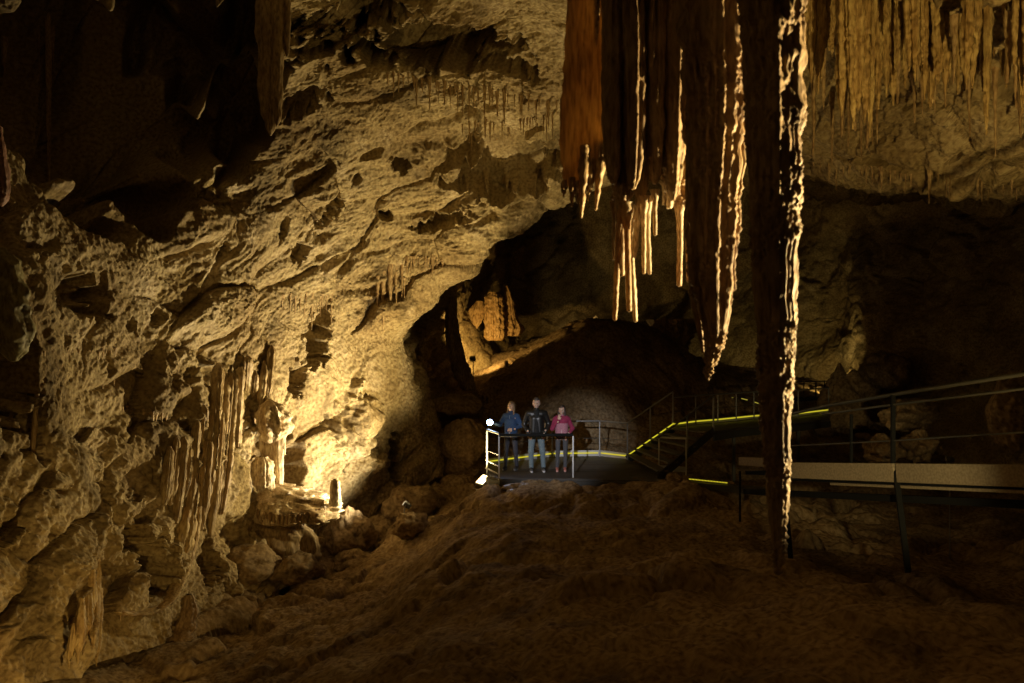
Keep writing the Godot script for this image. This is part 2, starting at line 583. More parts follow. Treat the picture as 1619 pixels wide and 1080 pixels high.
func build_hanging_foreground() -> void:
	# the long one that hangs lowest and nearest
	hd = 5.4
	var k := hd / F
	var o := thing("stalactite", "longest dark stalactite, hanging lowest, with a bright crusted edge", "stalactite", fg(1225, -120), "stalactites hanging close by")
	var path := []
	var rad := []
	for q in [[1222, -640, 80], [1222, -360, 62], [1222, -120, 50], [1222, 40, 47], [1225, 160, 41], [1226, 300, 36.5], [1226, 420, 33], [1227, 520, 29], [1227, 600, 26], [1228, 700, 20], [1230, 790, 16], [1231, 850, 11], [1231, 885, 7], [1230, 910, 2.5]]:
		path.append(fg(q[0], q[1]) - o.position)
		rad.append(Vector2(q[2] * k, q[2] * k * 0.8))
	put("body", drip(path, rad, {"seg": 120, "rings": 600, "flute": 0.10, "folds": 1.6, "lump": 0.25, "lump_size": 0.22, "popcorn": 0.034, "pop_size": 0.032, "seed": 301, "c_a": Color(0.42, 0.3, 0.17), "c_b": Color(0.3, 0.2, 0.11)}), M.drip, o)
	# the lobe beside it
	hd = 6.1
	k = hd / F
	o = thing("stalactite", "broad brown stalactite lobe with pale crusted edge, tapering to a bent tip", "stalactite", fg(1135, -120), "stalactites hanging close by")
	path = []
	rad = []
	for q in [[1128, -600, 80], [1128, -340, 62], [1128, -120, 54], [1130, 60, 52], [1134, 160, 44], [1132, 260, 38], [1128, 360, 36], [1128, 430, 33], [1130, 480, 25], [1131, 520, 18], [1127, 560, 11], [1121, 585, 6], [1119, 602, 2.5]]:
		path.append(fg(q[0], q[1], -0.1) - o.position)
		rad.append(Vector2(q[2] * k, q[2] * k * 0.7))
	put("body", drip(path, rad, {"seg": 110, "rings": 450, "flute": 0.16, "folds": 2.0, "lump": 0.25, "popcorn": 0.032, "pop_size": 0.03, "seed": 311, "c_a": Color(0.45, 0.32, 0.18), "c_b": Color(0.3, 0.19, 0.1)}), M.drip, o)
	# thin tongue on its near side
	path = []
	rad = []
	for q in [[1098, 150, 5], [1096, 250, 11], [1098, 340, 14], [1100, 420, 12], [1100, 470, 9], [1106, 520, 5], [1112, 560, 2]]:
		path.append(fg(q[0], q[1], 0.0) - o.position)
		rad.append(Vector2(q[2] * k, q[2] * k * 0.8))
	put("tongue", drip(path, rad, {"seg": 40, "rings": 120, "flute": 0.12, "seed": 317}), M.drip_pale, o)
	# the fluted dark curtain
	hd = 6.8
	k = hd / F
	o = thing("dripstone_curtain", "dark fluted dripstone curtain with white soda straws along its hem", "dripstone curtain", fg(1020, -120), "stalactites hanging close by")
	var n := 0
	for q in [[972, 20, 292, -0.02], [986, 17, 330, 0.05], [1001, 20, 300, -0.08], [1017, 16, 318, 0.04], [1034, 18, 292, -0.06], [1050, 16, 290, 0.06], [1066, 20, 318, -0.04], [1082, 19, 300, 0.08], [1100, 22, 262, -0.03]]:
		path = []
		rad = []
		var low: float = q[2]
		for top in [[-560, 1.7], [-320, 1.3]]:
			path.append(fg(q[0], top[0], q[3]) - o.position)
			rad.append(Vector2(q[1] * top[1] * k, q[1] * top[1] * k * 1.5))
		for s in [[0.0, 1.1], [0.3, 1.05], [0.55, 1.0], [0.75, 0.9], [0.88, 0.7], [0.96, 0.45], [1.0, 0.15]]:
			path.append(fg(q[0] + sin(n * 2.1 + s[0] * 5.0) * 2.0, lerpf(-120, low, s[0]), q[3]) - o.position)
			rad.append(Vector2(q[1] * s[1] * k, q[1] * s[1] * k * 1.5))
		put("fold", drip(path, rad, {"seg": 44, "rings": 170, "flute": 0.14, "folds": 1.5, "lump": 0.2, "popcorn": 0.02, "pop_size": 0.04, "seed": 320 + n, "c_a": Color(0.42, 0.3, 0.17), "c_b": Color(0.3, 0.2, 0.11)}), M.drip, o)
		n += 1
	for q in [[973, 318, 971, 412, 4.2], [982, 310, 972, 508, 4.4], [985, 320, 984, 437, 4.2], [990, 320, 995, 494, 4.6], [996, 325, 1005, 510, 4.4], [1013, 290, 1002, 408, 4.6], [1018, 310, 1018, 434, 3.6], [1024, 310, 1027, 435, 3.6], [1036, 300, 1036, 373, 3.4], [1074, 310, 1074, 454, 5.0], [1089, 300, 1089, 447, 4.0], [1061, 300, 1058, 330, 5.0], [1050, 285, 1050, 325, 3.5]]:
		var stagger: float = [0.0, 0.16, -0.07, 0.24, 0.08][n % 5]
		var a := fg(q[0], q[1], stagger * 0.6) - o.position
		var b := fg(q[2], q[3], stagger) - o.position
		var r: float = q[4] * k
		var m := a.lerp(b, 0.5) + Vector3(rng.randf_range(-1, 1) * 0.006, 0, 0)
		put("soda_straw", drip([a, a.lerp(m, 0.5), m, m.lerp(b, 0.6), b], [Vector2(r * 2.4, r * 2.2), Vector2(r * 1.15, r * 1.1), Vector2(r, r), Vector2(r, r), Vector2(r * 0.85, r * 0.85)], {"seg": 16, "rings": 60, "flute": 0.1, "lump": 0.25, "lump_size": 0.06, "seed": 340 + n, "c_a": Color(0.78, 0.68, 0.52), "c_b": Color(0.6, 0.42, 0.24)}), M.straw, o)
		n += 1
	# lumpy knots from which the straws grow
	for q in [[983, 302, 13, 24], [1015, 288, 8, 22], [1062, 285, 9, 42], [1076, 300, 13, 24]]:
		var a := fg(q[0], q[1] - q[3], 0.06) - o.position
		var b := fg(q[0], q[1] + q[3], 0.06) - o.position
		var r: float = q[2] * k
		put("knot", drip([a, a.lerp(b, 0.3), a.lerp(b, 0.7), b], [Vector2(r * 0.3, r * 0.3), Vector2(r, r), Vector2(r * 1.1, r), Vector2(r * 0.3, r * 0.3)], {"seg": 32, "rings": 50, "popcorn": 0.05, "pop_size": 0.035, "lump": 0.5, "lump_size": 0.06, "seed": 360 + n, "c_a": Color(0.75, 0.62, 0.45), "c_b": Color(0.6, 0.42, 0.25)}), M.straw, o)
		n += 1
	# the thin glowing sheet with ragged teeth
	hd = 7.4
	k = hd / F
	o = thing("dripstone_curtain", "thin orange translucent dripstone sheet with ragged pale teeth", "dripstone curtain", fg(925, -120), "stalactites hanging close by")
	put("sheet", curtain_sheet(o.position, k), M.glow_stone, o)
	n = 0
	for q in [[893, 285, 891, 312, 5], [905, 280, 904, 328, 5.5], [913, 285, 912, 322, 5], [926, 230, 919, 346, 9], [938, 250, 930, 320, 6], [953, 225, 942, 334, 8.5], [960, 232, 950, 285, 6], [947, -20, 944, 82, 6]]:
		var a := fg(q[0], q[1], -0.04) - o.position
		var b := fg(q[2], q[3], -0.04) - o.position
		var r: float = q[4] * k
		put("tooth", drip([a, a.lerp(b, 0.33), a.lerp(b, 0.66), b], [Vector2(r * 0.8, r * 0.6), Vector2(r, r * 0.8), Vector2(r * 0.6, r * 0.6), Vector2(r * 0.2, r * 0.2)], {"seg": 20, "rings": 46, "popcorn": 0.018, "pop_size": 0.03, "lump": 0.4, "lump_size": 0.08, "seed": 380 + n, "c_a": Color(0.7, 0.56, 0.36), "c_b": Color(0.55, 0.38, 0.2)}), M.straw, o)
		n += 1

# a sheet of stone a few centimetres thick that waves as it hangs
func curtain_sheet(origin: Vector3, k: float) -> ArrayMesh:
	var path := []
	var rad := []
	for q in [[932, -520, 44], [931, -300, 36], [930, -120, 34], [929, 0, 34], [926, 100, 36], [923, 180, 38], [922, 240, 37], [918, 275, 30], [916, 300, 14], [915, 310, 3]]:
		path.append(fg(q[0], q[1]) - origin)
		rad.append(Vector2(q[2] * k, 0.03))
	return drip(path, rad, {"seg": 90, "rings": 280, "flute": 0.05, "folds": 1.0, "lump": 0.6, "lump_size": 0.16, "turn": -0.35, "seed": 371, "c_a": Color(0.72, 0.55, 0.33), "c_b": Color(0.58, 0.4, 0.21)})

# ---------------------------------------------------------------- walkways
func deck_at(px: float, py: float, y: float) -> Vector3:      # the point at height y that shows there
	return at(px, py, -y * F / (py - 540.0))

# posts, a top rail, a knee wire, a toe board and a strip of light-emitting diodes along a line of floor points
func railing(o: Node3D, line: Array, height: float, opt := {}) -> void:
	var steel: Material = opt.get("mat", M.steel)
	var top := []
	for p in line:
		top.append(p + Vector3(0, height, 0))
	if opt.get("posts", true):
		for k in line.size():
			if k in opt.get("skip", []): continue
			put("post", bar(line[k] + Vector3(0, -0.05, 0), top[k] + Vector3(0, -0.02, 0), 0.034, 0.034), steel, o)
	for k in line.size() - 1:
		put("handrail", pipe([top[k], top[k + 1]], opt.get("rail", 0.024), 10), opt.get("rail_mat", steel), o)
		if opt.get("knee", true):
			put("knee_rail", pipe([line[k].lerp(top[k], 0.52), line[k + 1].lerp(top[k + 1], 0.52)], 0.009, 6), M.dark_steel, o)
		if opt.get("toe", 0.0) > 0.0:
			var up := Vector3(0, opt.toe * 0.5 + 0.01, 0)
			var back := Vector3(0, 0, opt.get("toe_back", -0.03))
			put("toe_board", bar(line[k] + up + back, line[k + 1] + up + back, 0.012, opt.toe), M.zinc, o)
		if opt.get("led", false):
			var dir: Vector3 = (line[k + 1] - line[k]).normalized()
			var front := Vector3(0, opt.get("led_y", 0.10), 0.012)
			put("led_strip", bar(line[k] + front + dir * 0.04, line[k + 1] + front - dir * 0.04, 0.016, 0.028), opt.get("led_mat", M.led), o)

func build_walkways() -> void:
	# ---- viewing platform
	var edge := [deck_at(770, 752, DECK), deck_at(772, 736, DECK), deck_at(873, 723, DECK), deck_at(948, 722, DECK), deck_at(992, 727, DECK), deck_at(1046, 744, DECK), deck_at(1042, 760, DECK), deck_at(905, 757, DECK), deck_at(792, 757, DECK)]
	var o := thing("viewing_platform", "steel viewing platform with railings and yellow light strip where three visitors stand", "platform", deck_at(905, 740, DECK))
	var off := o.position
	var rel := func(a: Array) -> Array:
		var r := []
		for p in a: r.append(p - off)
		return r
	# deck of narrow planks laid across the view
	var lo := 1e9
	var hi := -1e9
	var poly := PackedVector2Array()
	for p in edge:
		poly.append(Vector2(p.x, p.z))
		lo = minf(lo, p.z)
		hi = maxf(hi, p.z)
	var z := lo
	while z < hi:
		var strip := PackedVector2Array([Vector2(-20, z + 0.006), Vector2(20, z + 0.006), Vector2(20, z + 0.174), Vector2(-20, z + 0.174)])
		for piece in Geometry2D.intersect_polygons(poly, strip):
			put("plank", prism(piece, DECK - 0.045 + rng.randf_range(-0.002, 0.002), 0.045, off), [M.deck, M.deck_dark, M.deck_pale][rng.randi() % 3], o)
		z += 0.18
	for k in edge.size():
		var a: Vector3 = edge[k] + Vector3(0, -0.14, 0) - off
		var b: Vector3 = edge[(k + 1) % edge.size()] + Vector3(0, -0.14, 0) - off
		put("edge_beam", bar(a, b, 0.06, 0.18), M.dark_steel, o)
	for k in [1, 3, 5, 7]:
		put("support", bar(edge[k] - off + Vector3(0, -0.2, 0), edge[k] - off + Vector3(0, -1.4, 0), 0.09, 0.09), M.dark_steel, o)
	railing(o, rel.call([edge[1], edge[2], edge[3], edge[4]]), 0.95, {"toe": 0.16, "led": true, "mat": M.steel})
	railing(o, rel.call([deck_at(770, 748, DECK), deck_at(789, 756, DECK)]), 1.0, {"toe": 0.0, "rail_mat": M.dark_steel, "mat": M.zinc})
	railing(o, rel.call([deck_at(789, 756, DECK), deck_at(906, 755, DECK)]), 0.96, {"toe": 0.0, "knee": false, "rail": 0.035, "rail_mat": M.black, "mat": M.zinc, "skip": [0]})
	# low rails of the ramp that runs off beside the floodlight
	for d in [0.0, 0.18]:
		put("ramp_rail", pipe([at(768, 727 + d * 70.0, 20.7) - off, at(788, 737 + d * 70.0, 20.2) - off], 0.018, 8), M.zinc, o)
	railing(o, rel.call([deck_at(1042, 745, DECK), deck_at(1085, 748, DECK)]), 0.8, {"toe": 0.13, "mat": M.zinc, "rail_mat": M.zinc})
	# ---- stairs up to the next level
	o = thing("staircase", "short open staircase with yellow lit stringer rising from the platform", "stairs", deck_at(1000, 735, DECK))
	off = o.position
	var up_y := -2.26
	var s0 := deck_at(992, 727, DECK)
	var s1 := deck_at(1064, 677, up_y)
	var n0 := deck_at(1040, 757, DECK)
	var n1 := deck_at(1128, 682, up_y)
	for k in 6:
		var t := (k + 0.5) / 6.0
		var a := s0.lerp(s1, t) - off
		var b := n0.lerp(n1, t) - off
		a.y = lerpf(DECK, up_y, (k + 1) / 6.0) - off.y
		b.y = a.y
		put("tread", bar(a, b, 0.26, 0.04), M.deck_pale, o)
	put("stringer", bar(s0 - off + Vector3(0, 0.0, 0), s1 - off + Vector3(0, 0.0, 0), 0.03, 0.22), M.dark_steel, o)
	put("stringer", bar(n0 - off + Vector3(0, 0.0, 0), n1 - off + Vector3(0, 0.0, 0), 0.03, 0.22), M.dark_steel, o)
	put("led_strip", bar(s0 - off + Vector3(0.02, 0.13, 0.03), s1 - off + Vector3(0.02, 0.13, 0.03), 0.016, 0.03), M.led, o)
	put("handrail", pipe([s0 - off + Vector3(0, 0.95, 0), s1 - off + Vector3(0, 0.95, 0)], 0.022), M.steel, o)
	put("handrail", pipe([n0 - off + Vector3(0, 0.9, 0), n1 - off + Vector3(0, 0.9, 0)], 0.022), M.steel, o)
	for t in [0.5, 1.0]:
		put("post", bar(s0.lerp(s1, t) - off, s0.lerp(s1, t) - off + Vector3(0, 0.95, 0), 0.04, 0.04), M.steel, o)
		put("post", bar(n0.lerp(n1, t) - off, n0.lerp(n1, t) - off + Vector3(0, 0.9, 0), 0.04, 0.04), M.steel, o)
	# ---- upper walkway
	o = thing("walkway", "raised walkway with railing and yellow light strip above the stairs", "walkway", deck_at(1120, 675, up_y))
	off = o.position
	var w_b := [deck_at(1064, 677, up_y), deck_at(1100, 672, up_y), deck_at(1135, 669, up_y), deck_at(1164, 666, up_y), deck_at(1192, 663, up_y), deck_at(1262, 659, up_y), deck_at(1310, 653, up_y)]
	var w_f := [deck_at(1128, 682, up_y), deck_at(1160, 677, up_y), deck_at(1200, 673, up_y), deck_at(1262, 668, up_y), deck_at(1312, 662, up_y)]
	var ring := PackedVector2Array()
	for p in w_b: ring.append(Vector2(p.x, p.z))
	for k in w_f.size(): ring.append(Vector2(w_f[w_f.size() - 1 - k].x, w_f[w_f.size() - 1 - k].z))
	put("deck", prism(ring, up_y - 0.05, 0.05, off), M.deck, o)
	for k in w_f.size() - 1:
		put("edge_beam", bar(w_f[k] - off + Vector3(0, -0.15, 0.03), w_f[k + 1] - off + Vector3(0, -0.15, 0.03), 0.05, 0.18), M.dark_steel, o)
	var loc := []
	for p in w_b: loc.append(p - off)
	railing(o, loc, 0.8, {"toe": 0.12, "led": true, "mat": M.steel})
	for k in [1, 3]:
		put("support", bar(w_f[k] - off + Vector3(0, -0.2, 0), w_f[k] - off + Vector3(0, -1.6, 0), 0.08, 0.08), M.dark_steel, o)
	# ---- far walkway against the lit wall, and a flight of lit steps further up
	o = thing("walkway", "distant railed walkway, black against the lamplit far wall", "walkway", at(1285, 628, 31))
	off = o.position
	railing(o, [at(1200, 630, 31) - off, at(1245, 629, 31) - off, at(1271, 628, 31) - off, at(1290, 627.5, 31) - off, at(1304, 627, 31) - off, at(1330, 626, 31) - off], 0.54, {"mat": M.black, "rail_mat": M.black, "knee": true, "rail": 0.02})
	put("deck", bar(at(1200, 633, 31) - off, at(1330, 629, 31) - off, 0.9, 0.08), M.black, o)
	o = thing("staircase", "distant dark steps marked by two slanting yellow light strips", "stairs", at(1086, 620, 32))
	off = o.position
	put("stringer", bar(at(1068, 608, 32) - off, at(1104, 624, 32) - off, 0.8, 0.08), M.dark_steel, o)
	put("led_strip", bar(at(1077, 609, 31.5) - off, at(1095, 617, 31.5) - off, 0.02, 0.03), M.led_dim, o)
	put("led_strip", bar(at(1083, 620, 31.3) - off, at(1093, 625, 31.3) - off, 0.02, 0.03), M.led_dim, o)
	o = thing("led_strip_light", "yellow light strip segment floating beyond the upper walkway rail", "light strip", at(1170, 631, 30))
	off = o.position
	put("channel", bar(at(1145, 629, 30) - off, at(1168, 630.5, 30) - off, 0.05, 0.05), M.dark_steel, o)
	put("led_strip", bar(at(1149, 628.6, 29.95) - off, at(1160, 629.2, 29.95) - off, 0.02, 0.028), M.led_dim, o)
	put("led_strip", bar(at(1172, 630, 29.95) - off, at(1182, 632.5, 29.95) - off, 0.02, 0.028), M.led_dim, o)
	put("led_strip", bar(at(1191, 635, 29.95) - off, at(1202, 639, 29.95) - off, 0.02, 0.028), M.led_dim, o)
	# ---- low path between the platform and the bridge, with a dotted strip
	o = thing("path_edging", "low dark kerb of the path with dotted yellow light strip", "kerb", at(1116, 764, 19.6))
	off = o.position
	put("kerb_beam", bar(at(1046, 762, 20.0) - off, at(1220, 778, 18.4) - off, 0.25, 0.14), M.dark_steel, o)
	for k in 26:
		var t := k / 25.0
		put("led_strip", block(Transform3D(Basis(), at(1088, 757.5, 19.7).lerp(at(1147, 763.5, 19.2), t) - off + Vector3(0, 0.02, 0.12)), Vector3(0.022, 0.022, 0.016), 0.003), M.led, o)
	# ---- the footbridge that comes towards the camera
	o = thing("footbridge", "dark footbridge with pale concrete side beam and slanting handrails", "footbridge", at(1420, 760, 11.8))
	off = o.position
	var b0 := Vector2(340.5 / F * 15.6, 15.6)            # the line of the bridge on the ground: across, depth
	var b1 := Vector2(950.5 / F * 8.2, 8.2)
	var run := func(px: float, py: float) -> Vector3:    # where the line of sight meets the upright plane over it
		var m := (px - 809.5) / F
		var t := (m * b0.y - b0.x) / ((b1.x - b0.x) - m * (b1.y - b0.y))
		return at(px, py, lerpf(b0.y, b1.y, t)) - off
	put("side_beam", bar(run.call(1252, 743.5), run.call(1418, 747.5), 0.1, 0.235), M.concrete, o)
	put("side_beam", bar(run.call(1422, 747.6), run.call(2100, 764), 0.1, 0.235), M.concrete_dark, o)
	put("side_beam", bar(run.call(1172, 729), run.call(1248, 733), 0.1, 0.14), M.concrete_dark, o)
	put("flange", bar(run.call(1250, 758.5) + Vector3(0.07, 0, 0), run.call(2100, 793) + Vector3(0.07, 0, 0), 0.08, 0.03), M.black, o)
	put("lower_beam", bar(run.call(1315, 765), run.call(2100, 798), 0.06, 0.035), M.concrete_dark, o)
	put("lower_beam", bar(run.call(1160, 777) + Vector3(0.2, 0, 0), run.call(2100, 822) + Vector3(0.2, 0, 0), 0.08, 0.09), M.black, o)
	put("deck", bar(run.call(1160, 746) + Vector3(0.7, 0, 0), run.call(2100, 765) + Vector3(0.7, 0, 0), 1.1, 0.06), M.black, o)
	for q in [[1170, 745, 825, 0.03], [1346, 655, 735, 0.035], [1412, 624, 745, 0.05], [1640, 588, 750, 0.05], [1880, 550, 756, 0.05], [2090, 517, 764, 0.05]]:
		put("post", bar(run.call(q[0], q[1]), run.call(q[0], q[2]), q[3], q[3]), M.black, o)
	put("leg", bar(run.call(1416, 745), at(1436, 905, 10.6) - off, 0.065, 0.065), M.black, o)
	put("leg", bar(run.call(1240, 770), at(1252, 905, 13.0) - off, 0.07, 0.07), M.black, o)
	put("handrail", pipe([run.call(1240, 657), run.call(1310, 641), run.call(1460, 616), run.call(1640, 588), run.call(2100, 515)], 0.024), M.dark_steel, o)
	put("knee_rail", pipe([run.call(1300, 655), run.call(1412, 640), run.call(1640, 612), run.call(2100, 555)], 0.016), M.dark_steel, o)
	put("knee_rail", pipe([run.call(1250, 705), run.call(1412, 697), run.call(1640, 682), run.call(2100, 653)], 0.010), M.dark_steel, o)

# a flat slab over an outline given in x, z
func prism(outline: PackedVector2Array, y: float, thick: float, off: Vector3) -> ArrayMesh:
	var st := SurfaceTool.new()
	st.begin(Mesh.PRIMITIVE_TRIANGLES)
	st.set_smooth_group(-1)
	var tri := Geometry2D.triangulate_polygon(outline)
	var mid := Vector3.ZERO
	for p in outline:
		mid += Vector3(p.x, y + thick * 0.5, p.y) / outline.size()
	mid -= off
	var v := func(k: int, top: bool) -> Vector3:
		return Vector3(outline[k].x, y + (thick if top else 0.0), outline[k].y) - off
	for t in range(0, tri.size(), 3):
		face(st, [v.call(tri[t], true), v.call(tri[t + 1], true), v.call(tri[t + 2], true)], mid)
		face(st, [v.call(tri[t], false), v.call(tri[t + 1], false), v.call(tri[t + 2], false)], mid)
	for k in outline.size():
		var n := (k + 1) % outline.size()
		face(st, [v.call(k, true), v.call(n, true), v.call(n, false), v.call(k, false)], mid)
	st.generate_normals()
	return st.commit()

# ---------------------------------------------------------------- lamps
func ground_y(p: Vector3) -> float:
	var best := 1e9
	var y := p.y - 0.5
	for k in range(0, ground.pos.size(), 13):
		var q := ground.pos[k]
		var d := (q.x - p.x) * (q.x - p.x) + (q.z - p.z) * (q.z - p.z)
		if d < best:
			best = d
			y = q.y
	return y - 0.1

# a floodlight: finned housing, bezel, glowing lens, bracket; its beam leaves the lens
func floodlight(label: String, where: Vector3, target: Vector3, c: Color, energy: float, angle: float, glow: float, size := 0.16, soft := 0.35) -> void:
	var o := thing("floodlight", label, "floodlight", where)
	var d := (target - where).normalized()
	var b := Basis.looking_at(d, Vector3.UP)
	var t := func(z: float) -> Transform3D: return Transform3D(b, d * z)
	put("housing", block(t.call(-0.06), Vector3(size * 1.15, size * 0.9, 0.10), 0.012), M.dark_steel, o)
	for k in 5:
		put("cooling_fin", block(Transform3D(b, b * Vector3((k - 2) * size * 0.2, 0, 0.13)), Vector3(0.008, size * 0.8, 0.05), 0.002), M.dark_steel, o)
	put("bezel", block(t.call(0.0), Vector3(size * 1.2, size * 0.95, 0.03), 0.006), M.steel, o)
	put("lamp_lens", block(t.call(0.019), Vector3(size, size * 0.75, 0.008), 0.003), glowing(c, glow), o)
	put("bracket", pipe([b * Vector3(-size * 0.64, 0, 0.05), b * Vector3(-size * 0.64, -size * 0.8, 0.05), b * Vector3(size * 0.64, -size * 0.8, 0.05), b * Vector3(size * 0.64, 0, 0.05)], 0.008), M.steel, o)
	put("stake", pipe([b * Vector3(0, -size * 0.8, 0.05), b * Vector3(0, -size * 0.8, 0.05) + Vector3(0, -clampf(where.y - ground_y(where) - size * 0.5, 0.3, 6.0), 0)], 0.014), M.steel, o)
	spot(where + d * 0.05, target, c, energy, angle, 0.05, o, soft)

# ---------------------------------------------------------------- dripstone on walls and ceilings
var n_curtain := 0
var spikes := []        # a few shapes of small stalactite, one metre long, hanging from the origin

func make_spikes() -> void:
	for k in 7:
		var path := []
		var rad := []
		var bend := rng.randf_range(-0.03, 0.03)
		for s in 6:
			var t := s / 5.0
			path.append(Vector3(bend * t * t, 0.06 - t * 1.06, rng.randf_range(-0.008, 0.008)))
			rad.append(Vector2.ONE * lerpf(0.075, 0.010, pow(t, [0.55, 0.8, 0.4][k % 3])))
		spikes.append(drip(path, rad, {"seg": 12, "rings": 26, "flute": 0.2, "folds": 1.0, "lump": 0.4, "lump_size": 0.15, "seed": 500 + k * 7, "c_a": Color(0.55, 0.42, 0.24), "c_b": Color(0.38, 0.26, 0.13)}))

func ordinal(n: int) -> String:
	var w := ["first", "second", "third", "fourth", "fifth", "sixth", "seventh", "eighth", "ninth", "tenth", "eleventh", "twelfth", "thirteenth", "fourteenth", "fifteenth", "sixteenth", "seventeenth", "eighteenth", "nineteenth", "twentieth"]
	if n <= 20: return w[n - 1]
	if n < 30: return "twenty-" + w[n - 21]
	if n == 30: return "thirtieth"
	if n < 40: return "thirty-" + w[n - 31]
	if n == 40: return "fortieth"
	return "forty-" + w[n - 41]

# hang small stalactites from a sheet. each: [px, py, length in pixels, width in pixels]; sorted from the left
func hang(s: Sheet, list: Array, group: String, what: String, lift := 0.0) -> void:
	list.sort_custom(func(a, b): return a[0] < b[0])
	var n := 0
	for q in list:
		var at_k := on(s, q[0], q[1])
		var p := s.pos[at_k]
		var k := -p.z / F
		n += 1
		var o := put("stalactite", spikes[rng.randi() % spikes.size()], M.spike)
		o.position = p - s.nor[at_k] * (q[3] * k * 0.3) + Vector3(0, lift, 0)
		o.scale = Vector3(q[3] * k / 0.15, q[2] * k, q[3] * k / 0.15)
		o.rotation.y = rng.randf() * TAU
		tag(o, "%s, %s counted from the left" % [what, ordinal(n)], "stalactite", group, "thing")

func scatter(x0: float, x1: float, y_of: Callable, count: int, l0: float, l1: float, w0: float, w1: float) -> Array:
	var out := []
	for k in count:
		var x := lerpf(x0, x1, (k + rng.randf()) / count)
		var f := rng.randf()
		out.append([x, y_of.call(x) + rng.randf_range(-4, 4), lerpf(l0, l1, f * f), lerpf(w0, w1, rng.randf())])
	return out

# one standing or hanging body given by its outline in the photograph: [px, py, half width] rows, at a depth just in front of a sheet
func grown(called: String, label: String, category: String, group: String, rows: Array, d: float, opt := {}, mat: Material = null, parent: Node3D = null, part := "body") -> Node3D:
	var o := parent
	if o == null:
		o = thing(called, label, category, at(rows[-1][0], rows[-1][1], d), group)
	var path := []
	var rad := []
	var deep := []
	for q in rows:
		deep.append(depth_on(vault, q[0], q[1]) - opt.cling if opt.has("cling") else d)
	for k in rows.size():
		var q: Array = rows[k]
		var dd: float = (deep[maxi(k - 1, 0)] + deep[k] * 2.0 + deep[mini(k + 1, rows.size() - 1)]) / 4.0
		path.append(at(q[0], q[1], dd) - o.position)
		rad.append(Vector2(q[2], q[2] * opt.get("thick", 0.9)) * dd / F)
	var shape := {"seg": 40, "rings": 90, "flute": 0.16, "folds": 2.2, "lump": 0.3, "lump_size": 0.25}
	shape.merge(opt, true)
	put(part, drip(path, rad, shape), mat if mat else M.flow, o)
	return o

func depth_on(s: Sheet, px: float, py: float) -> float:
	return -s.pos[on(s, px, py)].z

